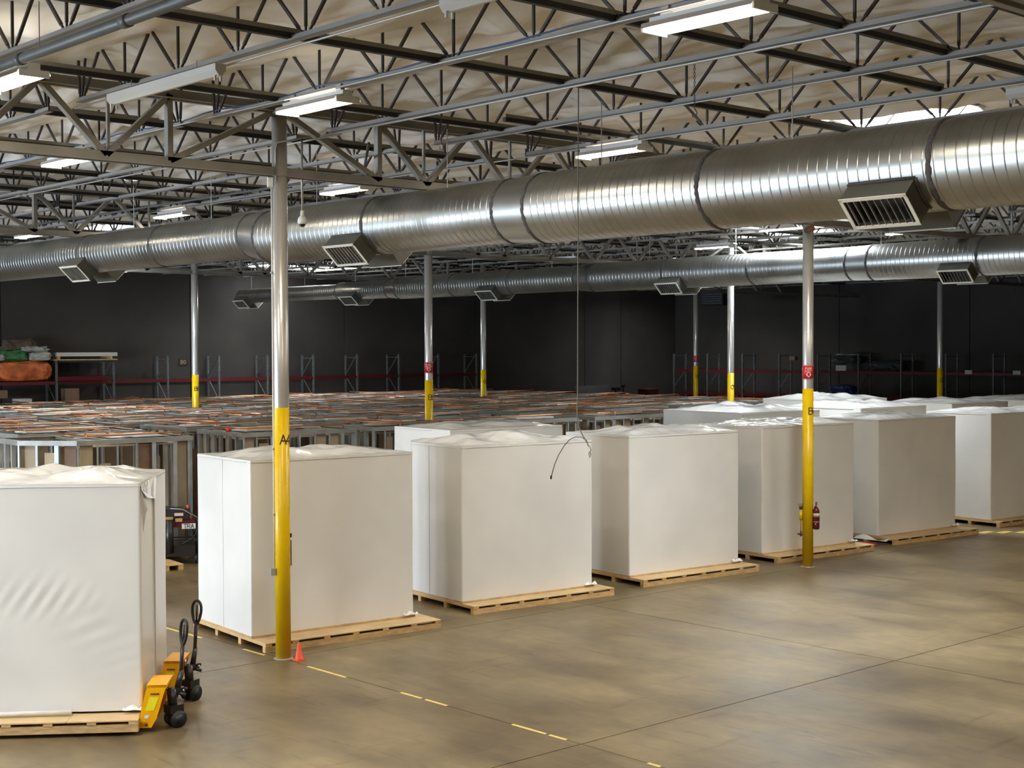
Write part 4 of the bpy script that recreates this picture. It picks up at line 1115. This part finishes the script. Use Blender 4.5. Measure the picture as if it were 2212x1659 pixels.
# ------------------------------------------------------------------ pallet jacks
def jack(x, y, rz, label, steer=0.0):
    t = thing('pallet_jack', label, 'pallet jack', (x, y, 0), rz, 'two yellow pallet jacks under the first pod')
    for s in (-1, 1):
        b = MB(); xc = s*.19
        b.box(xc-.08, xc+.08, -1.15, 0, .075, .125)
        b.build('fork', M_jack, t)
        r = MB().tube((xc-.04, -1.02, .04), (xc+.04, -1.02, .04), .04, 14); r.build('load_roller', M_rubber, t, True)
        # sloping cheek plate from fork heel up to the bridge
        pl = MB(); xa, xb = (s*.27, s*.262)
        prof = [(-.16, .06), (.04, .06), (.10, .16), (.20, .50), (.24, .56), (.02, .56), (-.02, .50), (-.10, .16), (-.16, .15)]
        n = len(prof); vs = [(xa, a, b_) for a, b_ in prof]+[(xb, a, b_) for a, b_ in prof]
        fs = [tuple(range(n)), tuple(range(2*n-1, n-1, -1))]+[(i, i+n, (i+1) % n+n, (i+1) % n) for i in range(n)]
        pl.add(vs, fs); pl.build('cheek_plate', M_jack, t)
    b = MB(); b.add([(-.27, -.10, .15), (.27, -.10, .15), (.27, 0, .52), (-.27, 0, .52), (-.27, -.11, .15), (.27, -.11, .15), (.27, -.012, .52), (-.27, -.012, .52)], [(0, 1, 2, 3), (7, 6, 5, 4), (0, 4, 5, 1), (2, 6, 7, 3)])
    b.build('front_plate', M_jack, t)
    MB().box(-.27, .27, -.01, .22, .53, .56).build('bridge_plate', M_jack, t)
    l = MB(); l.add([(.2735, -.03, .26), (.2735, .07, .26), (.2735, .13, .42), (.2735, .02, .42)], [(0, 1, 2, 3)]); l.build('warning_label', M_jacklabel, t)
    l = MB(); l.add([(.2735, -.05, .17), (.2735, .0, .17), (.2735, .02, .21), (.2735, -.03, .21)], [(0, 1, 2, 3)]); l.build('small_label', M_white, t)
    b = MB()
    for k in range(8): b.box(.273, .2745, .035+k*.013, .043+k*.013, .445, .465)
    b.build('lettering', M_black, t)
    MB().tube((-.27, -.02, .10), (.285, -.02, .10), .018, 12).build('pivot_pin', M_rust, t, True)
    Ms = Matrix.Translation((0, -.05, 0)) @ Matrix.Translation((0, .33, 0)) @ Matrix.Rotation(steer, 4, 'Z') @ Matrix.Translation((0, -.33, 0))
    class SB(MB):
        def build(self, *a_, **k_):
            self.xf(Ms); return MB.build(self, *a_, **k_)
    SB().tube((0, .30, .20), (0, .28, .46), .055, 16).build('pump_body', M_black, t, True)
    SB().box(-.08, .08, .22, .40, .17, .27).build('pump_base', M_black, t)
    SB().box(-.045, .045, .26, .44, .38, .46).build('handle_bracket', M_black, t)
    SB().tube((0, .22, .46), (0, .22, .55), .014, 8).build('piston_rod', M_chrome, t, True)
    SB().tube((0, .36, .43), (0, .42, .66), .038, 12, .028).build('handle_sleeve', M_black, t, True)
    SB().tube((0, .40, .55), (0, .44, .98), .023, 12).build('handle_shaft', M_black, t, True)
    lp = []
    for k in range(25):
        a = 2*PI*k/24; h = -math.cos(a)
        ww = .088*math.sin(a)*(.78+.22*h)
        lp.append((ww, .44+.012*(h+1), 1.11+.15*h))
    SB().path(lp, .019, 8).build('handle_loop', M_black, t, True)
    SB().tube((0, .445, .97), (0, .46, 1.20), .012, 8).build('release_lever', M_black, t, True)
    for s in (-1, 1):
        w = SB().tube((s*.035, .33, .10), (s*.095, .33, .10), .10, 28); wo = w.build('steer_wheel', M_rubber, t, True)
        SB().tube((s*.094, .33, .10), (s*.100, .33, .10), .055, 20).build('wheel_hub', M_dark, wo, True)
    b = SB(); b.tube((.05, .36, .40), (.09, .42, .37), .022, 10); b.tube((-.05, .38, .36), (-.09, .40, .33), .02, 10); b.tube((.03, .43, .44), (.06, .46, .44), .018, 8); b.build('hydraulic_fitting', M_black, t, True)
    SB().tube((.06, .40, .43), (.075, .41, .43), .014, 8).build('bolt_head', M_chrome, t, True)
    return t
vv = Vector((-math.cos(d1)*1, math.sin(-d1)*1))
vv = Vector((-math.cos(d1), -math.sin(d1)))
j1 = c1+dirv*.10+vv*.05; j2 = c1+dirv*.12+vv*1.35
jack(j1.x, j1.y, d1, 'front yellow pallet jack at the pallet corner, black handle upright', math.radians(38))
jack(j2.x, j2.y, d1-math.radians(4), 'rear yellow pallet jack, partly hidden behind the front one, taller handle', math.radians(62))

# ------------------------------------------------------------------ cone, floor tape
def cone(x, y, z, h, label, name='traffic_cone'):
    t = thing(name, label, 'cone', (x, y, z))
    MB().lathe([(h*.26, .012), (h*.24, .02), (h*.07, h*.97), (h*.06, h), (h*.04, h)], 24).build('cone_body', M_cone, t, True)
    MB().box(-h*.29, h*.29, -h*.29, h*.29, 0, .012).build('cone_base', M_cone, t)
    return t
cone(-17.36, 11.56, 0, .25, 'small orange cone at the foot of the near column')
TAPES = [(-21.2, -19.72, 11.33, 'yellow tape strip between the first and second pods'), (-18.56, -17.98, 11.37, 'short yellow tape strip just left of the near column'),
         (-16.93, -16.0, 11.41, 'yellow tape strip nearest to the orange cone'), (-14.80, -14.36, 11.43, 'first of the pair of short yellow tape strips right of the cone'), (-14.29, -13.85, 11.43, 'second of the pair of short yellow tape strips right of the cone'),
         (-12.63, -12.04, 11.43, 'longer yellow tape strip before the crack crossing'), (-11.99, -11.70, 11.43, 'short yellow tape strip touching the floor crack'), (-10.44, -10.26, 11.43, 'tiny yellow tape piece at the bottom edge')]
for a, b, y, l in TAPES:
    rd = random.Random(int(a*10))
    m = MB(); n = max(2, int((b-a)/.08)); vs = []
    for k in range(n+1):
        x = a+(b-a)*k/n; w = .024+rd.uniform(-.002, .002)
        vs += [(x, y-w, .0012), (x, y+w, .0012), (x, y+w, .0002), (x, y-w, .0002)]
    fs = []
    for k in range(n):
        for q in range(4): fs.append((4*k+q, 4*k+4+q, 4*k+4+(q+1) % 4, 4*k+(q+1) % 4))
    m.add(vs, [f[::-1] for f in fs]); tag(m.build('floor_tape', M_tape), l, 'floor tape', 'yellow floor tape strips')
for k in range(3):
    tag(MB().box(-18.02+k*.3, -17.8+k*.3, 31.4+.35*k, 31.9+.35*k, .0005, .003).build('floor_tape', M_tape), ('nearest', 'middle', 'farthest')[k]+' faded yellow tape piece on the floor beside the last pallet', 'floor tape', 'faded tape by the last pallet')

# ------------------------------------------------------------------ things in the gap between the first and second pods
gc = thing('equipment_cart', 'dark red and black equipment cart in the gap between the first and second pods', 'cart', (-27.1, 14.98, 0), math.radians(60))
b = MB()
for sx in (-.35, .35):
    for sy in (-.25, .25): b.bar((sx, sy, .1), (sx, sy, 1.0), .03, .03)
b.bar((-.35, -.25, .5), (.35, -.25, .5), .03, .03); b.bar((-.35, .25, .5), (.35, .25, .5), .03, .03)
b.build('cart_frame', M_black, gc)
MB().box(-.4, .4, -.3, .3, .78, .92).build('top_tray', M_extred, gc); MB().box(-.4, .4, -.3, .3, .16, .40).build('lower_bin', M_black, gc)
MB().tube((-.12, -.32, .25), (-.12, -.32, .95), .085, 18).build('gas_cylinder', M_black, gc, True)
MB().box(-.3, -.05, -.33, -.28, .93, 1.0).build('brass_regulator', M_brass, gc); MB().box(.0, .14, -.34, -.29, .90, .97).build('brass_regulator', M_brass, gc)
MB().box(-.25, .3, -.2, .2, .925, 1.15).build('machine_body', M_dark, gc)
MB().box(-.02, .16, -.315, -.30, 1.02, 1.08).build('name_plate', M_pink, gc)
for s in (-.4, .4): MB().tube((s, -.22, .1), (s+.04*(1 if s > 0 else -1), -.22, .1), .10, 18).build('wheel', M_rubber, gc, True)
MB().path([(-.45, -.3, 1.05), (-.2, -.3, 1.22), (.1, -.32, 1.2), (.4, -.33, 1.02), (.5, -.33, .8), (.35, -.34, .55), (.1, -.34, .42)], .013, 6).build('hose', M_black, gc, True)
MB().path([(-.1, -.34, 1.18), (.15, -.36, 1.16), (.45, -.36, .98)], .010, 6).build('hose', M_conduit, gc, True)
sg_ = thing('lettered_sign', 'small white sign with black letters on the cart in the gap', 'sign', (-26.70, 15.06, .80), math.radians(60))
MB().box(-.14, .14, -.006, .006, -.055, .055).build('sign_plate', M_white, sg_)
def rot_fn(u, v): return (u, -.008, v)
stroke_text(MB(), '', .1, .01, rot_fn)
stb = stroke_text(MB(), 'TRA', .085, .014, rot_fn, .86); stb.build('lettering', M_black, sg_)
cone(-27.02, 15.22, .925, .28, 'orange cone standing on the dark cart in the gap')
tag(MB().box(-.3, .3, -.2, .2, .0, .5).build('red_crate', M_extred, loc=(-27.0, 15.8, .9)), 'dark red crate behind the cart in the gap', 'crate')
tag(MB().box(-.3, .3, -.25, .25, 0, .9).build('crate_stand', M_dark, loc=(-27.0, 15.8, 0)), 'dark stand under the red crate in the gap', 'stand')
bw = thing('wood_block', 'short pine runner end poking out behind the first wrapped pod', 'timber', (-26.15, 14.25, 0), math.radians(-8))
MB().box(-1.2, .0, -.05, .05, 0, .10).build('runner', M_wood, bw); MB().box(-1.2, .0, .25, .35, 0, .10).build('runner', M_wood, bw); MB().box(-1.2, 0, -.05, .35, .10, .12).build('board', M_wood, bw)

# ------------------------------------------------------------------ racks
def rack(name, label, axis, fixed, back, ps, ztop, beams, depth_dir):
    """uprights at positions ps along the axis; fixed = front plane coordinate, back = rear plane"""
    t = thing(name, label, 'pallet rack', (0, 0, 0))
    def PT(a, f, z): return (f, a, z) if axis == 'y' else (a, f, z)
    for a in ps:
        MB().bar(PT(a, fixed, 0), PT(a, fixed, ztop), .075, .075).build('upright', M_rackpost, t)
        MB().bar(PT(a, back, 0), PT(a, back, ztop), .075, .075).build('upright', M_rackpost, t)
        z = .3; s = 0
        while z < ztop-.9:
            b = MB(); b.bar(PT(a, fixed if s % 2 == 0 else back, z), PT(a, back if s % 2 == 0 else fixed, z+.95), .03, .03); b.build('brace', M_rackpost, t)
            z += 1.0; s += 1
        MB().bar(PT(a, fixed, ztop-.12), PT(a, back, ztop-.12), .03, .03).build('brace', M_rackpost, t)
    for a, b_ in zip(ps[:-1], ps[1:]):
        for z, h in beams:
            for f in (fixed, back):
                MB().bar(PT(a+.04, f, z), PT(b_-.04, f, z), .05, h).build('beam', M_rackbeam, t)
    return t
psL = [24.45+2.41*k for k in range(-3, 10)]
rack('pallet_rack', 'long rack with red beams along the left wall', 'y', -53.5, -54.4, psL, 4.2, [(3.2, .13), (1.6, .13)], -1)
psR = [-52.82+2.405*k for k in range(0, 11)]
rack('pallet_rack', 'dark rack with two rows of red beams against the far wall at the right', 'x', 60.0, 61.0, psR, 4.15, [(3.22, .14), (2.0, .14)], 1)
def lump(name, m, c, s, seed, label, cat, amp=.25, n=18, group=None, fl=.35):
    """a soft load: squashed, crumpled solid"""
    b = MB(); nu, nv = n*2, n
    for j in range(nv+1):
        th = PI*j/nv
        for i in range(nu):
            ph = 2*PI*i/nu
            d = Vector((math.sin(th)*math.cos(ph), math.sin(th)*math.sin(ph), math.cos(th)))
            e = Vector([math.copysign(abs(k)**.55, k) for k in d])
            r = 1+amp*noise.noise(d*2.2+Vector((seed, 0, 0)))+amp*.5*noise.noise(d*5+Vector((0, seed, 0)))
            b.v.append((e.x*s[0]*r, e.y*s[1]*r, max(e.z*s[2]*r, -s[2]*.98)))
    for j in range(nv):
        for i in range(nu): b.f.append((j*nu+i, (j+1)*nu+i, (j+1)*nu+(i+1) % nu, j*nu+(i+1) % nu))
    return tag(b.build(name, m, loc=c), label, cat, group)
lump('netted_load', M_orange, (-53.75, 23.15, 3.68), (.36, 1.12, .40), 1, 'orange netting load on the rack shelf at the far left', 'load', .10)
lump('plastic_bag', M_green, (-53.7, 22.75, 4.27), (.35, .55, .20), 2, 'green plastic bag on top of the orange load', 'bag')
lump('plastic_bag', M_whitebag, (-53.5, 23.75, 4.24), (.28, .42, .17), 3, 'white and grey plastic bag on the right of the green bag', 'bag')
lump('plastic_bag', M_whitebag, (-53.45, 22.0, 4.20), (.2, .3, .12), 6, 'white plastic bag at the very left edge on the orange load', 'bag')
lump('plastic_bag', M_whitebag, (-53.45, 23.55, 4.52), (.2, .45, .10), 12, 'crumpled pale sheet sticking up on the bags', 'bag', .5)
lump('canvas_bundle', M_brownbag, (-53.9, 23.1, 4.66), (.3, .62, .26), 4, 'brown canvas bundle topping the bags at the far left', 'bundle')
tag(MB().box(-.45, .45, -1.27, 1.27, 0, .15).build('foam_board_stack', M_board, loc=(-53.75, 25.66, 4.235)), 'white board stack on top of the rack at the left', 'boards')
lb = thing('lumber_stack', 'thin planks lying under the white board stack on the rack top', 'lumber', (-53.75, 25.6, 4.08))
for k in range(3): MB().box(-.42+.29*k, -.16+.29*k, -1.2, 1.15+.1*k, 0, .04).build('plank', M_wood, lb)
MB().box(-.45, .45, -1.16, -1.08, .041, .15).build('spacer', M_wood, lb); MB().box(-.45, .45, 1.04, 1.12, .041, .15).build('spacer', M_wood, lb)
b = thing('load_beam_pair', 'upper shelf beams under the planks at the left', 'rack beam', (-53.75, 25.66, 4.0))
for s in (-1, 1): MB().box(s*.42-.02, s*.42+.02, -1.18, 1.18, 0, .075).build('beam', M_dark, b)
tag(MB().box(-.4, .4, -1.1, .95, 0, .16).build('red_channel', M_extred, loc=(-53.75, 25.6, 3.28)), 'glossy dark red channel lying on the lower shelf beam at the left', 'channel')
tag(MB().box(-.3, .3, -.24, .24, 0, .55).build('cardboard_box', M_card, loc=(-53.6, 25.05, 2.42)), 'brown box standing under the red beam at the left', 'box')
tag(MB().box(-.3, .3, -.26, .26, 0, .20).build('cardboard_box', M_board, loc=(-53.5, 23.05, 2.42)), 'pale box on the floor stack at the far left under the rack beam', 'box')
tag(MB().box(-.3, .3, -.3, .3, 0, .3).build('cardboard_box', M_card, loc=(-53.6, 22.1, 2.66)), 'brown red box at the left edge under the rack beam', 'box')
st_ = thing('shelf_stack', 'dark stacked goods standing under the left rack beam', 'stack', (-53.8, 23.8, 0))
MB().box(-.5, .5, -2.2, 1.9, 0, 1.5).build('lower_goods', M_dark, st_); MB().box(-.5, .42, -2.2, 1.9, 1.53, 2.41).build('upper_goods', M_dark, st_)
# wall sign with letters
ws = thing('wall_sign', 'small dark sign with pale characters on the left wall beside the column', 'sign', (-54.55, 30.57, 3.95))
MB().box(0, .02, -.2, .2, -.14, .14).build('sign_plate', M_lettering, ws)
stroke_text(MB(), 'B0', .15, .03, lambda u, v: (.024, u, v), .95).build('lettering', M_cream, ws)
# far wall rack contents
tag(MB().lathe([(0, .14), (.35, .12), (.6, .05), (.66, 0)], 24).xf(Matrix.Diagonal((1.3, .6, 1, 1))).build('silver_cover', M_capsule, smooth=True, loc=(-41.75, 60.5, 4.08)), 'shiny silver cover on top of the far rack right of column B', 'cover')
lump('dark_bundle', M_dark, (-41.7, 60.45, 3.82), (.85, .4, .2), 14, 'black bundle under the silver cover on the far rack', 'bundle')
for k in range(3): tag(MB().box(-.3, .3, -.3, .3, 0, .085).build('folded_sheets', M_board, loc=(-41.9, 60.4, 3.30+.09*k)), ('lowest', 'middle', 'topmost')[k]+' pale folded sheet in the stack on the far rack shelf', 'sheets', 'folded sheets on the far rack')
lump('blue_tarp', M_bluetarp, (-42.0, 60.4, 2.33), (.7, .35, .25), 15, 'dark blue tarp on the lower shelf of the far rack', 'tarp')
lump('dark_bundle', M_dark, (-39.4, 60.45, 3.55), (1.0, .4, .25), 21, 'black heap on the shelf right of the silver cover', 'bundle')
tag(MB().box(-.18, .18, -.01, .01, -.09, .09).build('rack_notice', M_board, loc=(-34.8, 59.94, 3.30)), 'white notice on the far rack beam, right of the distant column', 'sign')
tag(MB().box(-.18, .18, -.01, .01, -.09, .09).build('rack_notice', M_board, loc=(-32.42, 59.94, 3.30)), 'white notice on the far rack beam at the right edge', 'sign')
tag(MB().box(-.17, .17, -.15, .15, 0, .2).build('cardboard_box', M_card, loc=(-45.0, 60.4, 3.81)), 'small brown box hanging high in the far rack', 'box')
# clutter between the two racks
tag(MB().bar((-50.0, 44.3, 2.1), (-50.0, 49.0, 2.25), 1.2, .4).build('dark_container', M_dark), 'long low dark container in front of the far corner', 'container')
tag(MB().box(-50.0, -49.96, 46.9, 49.2, 2.0, 2.46).build('grey_panel', M_greysheet), 'pale grey panel leaning on the dark container', 'panel')
tag(MB().box(-50.0, -49.95, 49.5, 51.9, 1.4, 2.62).build('blue_grey_sheet', M_greysheet), 'large blue grey sheet standing in front of the far corner', 'panel')
b = MB(); b.bar((-49.6, 51.95, 0), (-49.6, 51.95, 2.35), .06, .06); b.box(-49.75, -49.45, 51.8, 52.15, 2.35, 2.5); b.bar((-49.6, 52.5, 0), (-49.6, 52.5, 2.5), .04, .04); b.box(-49.65, -49.55, 52.4, 52.6, 2.5, 2.62)
tag(b.build('work_stand', M_dark), 'thin dark work stand right of the blue grey sheet', 'stand')
tag(MB().box(-.35, .35, -.4, .4, 0, 2.36).build('red_cabinet', M_rackbeam, loc=(-50, 54.8, 0)), 'small dark red cabinet near the start of the far rack', 'cabinet')
tag(MB().box(-.5, .5, -1.2, 1.2, 0, 1.38).build('goods_base', M_dark, loc=(-50.3, 50.7, 0)), 'dark goods under the blue grey sheet', 'goods')
tag(MB().box(-.5, .5, -2.4, 2.4, 0, 1.88).build('goods_base', M_dark, loc=(-50.0, 46.7, 0)), 'dark goods under the long container', 'goods')
# unit heater near the far wall
uh = thing('unit_heater', 'dark unit heater hanging near the far wall left of the column marked C', 'heater', (-45.6, 55.0, 6.55))
MB().box(-.7, .7, -.4, .4, 0, .75).build('heater_body', M_dark, uh); 
for k in range(6): MB().box(-.65, .65, -.43, -.405, .07+.11*k, .13+.11*k).build('louver', M_rackpost, uh)
for s in (-.6, .6): MB().tube((s, 0, .75), (s, 0, 1.2), .012, 6).build('hanger_rod', M_steel, uh)

hz = thing('hose_coil', 'flat red hose coil with white film on the floor between the fifth and sixth pods', 'hose', (-18.6, 27.72, 0))
b = MB(); cc = []
for k in range(60):
    a = 2*PI*k/20; r_ = .26-.05*(k//20); cc.append((r_*math.cos(a), .5*r_*math.sin(a), .02+.012*(k/20)))
b.path(cc, .014, 6); b.build('coil', M_red, hz, True)
b = MB().grid(lambda u, v: (-.5+.9*u, -.10+.16*v+.25, .10+.05*math.sin(u*7)*v+.04*v), 12, 4); b.build('loose_film', M_wraptop, hz, True)
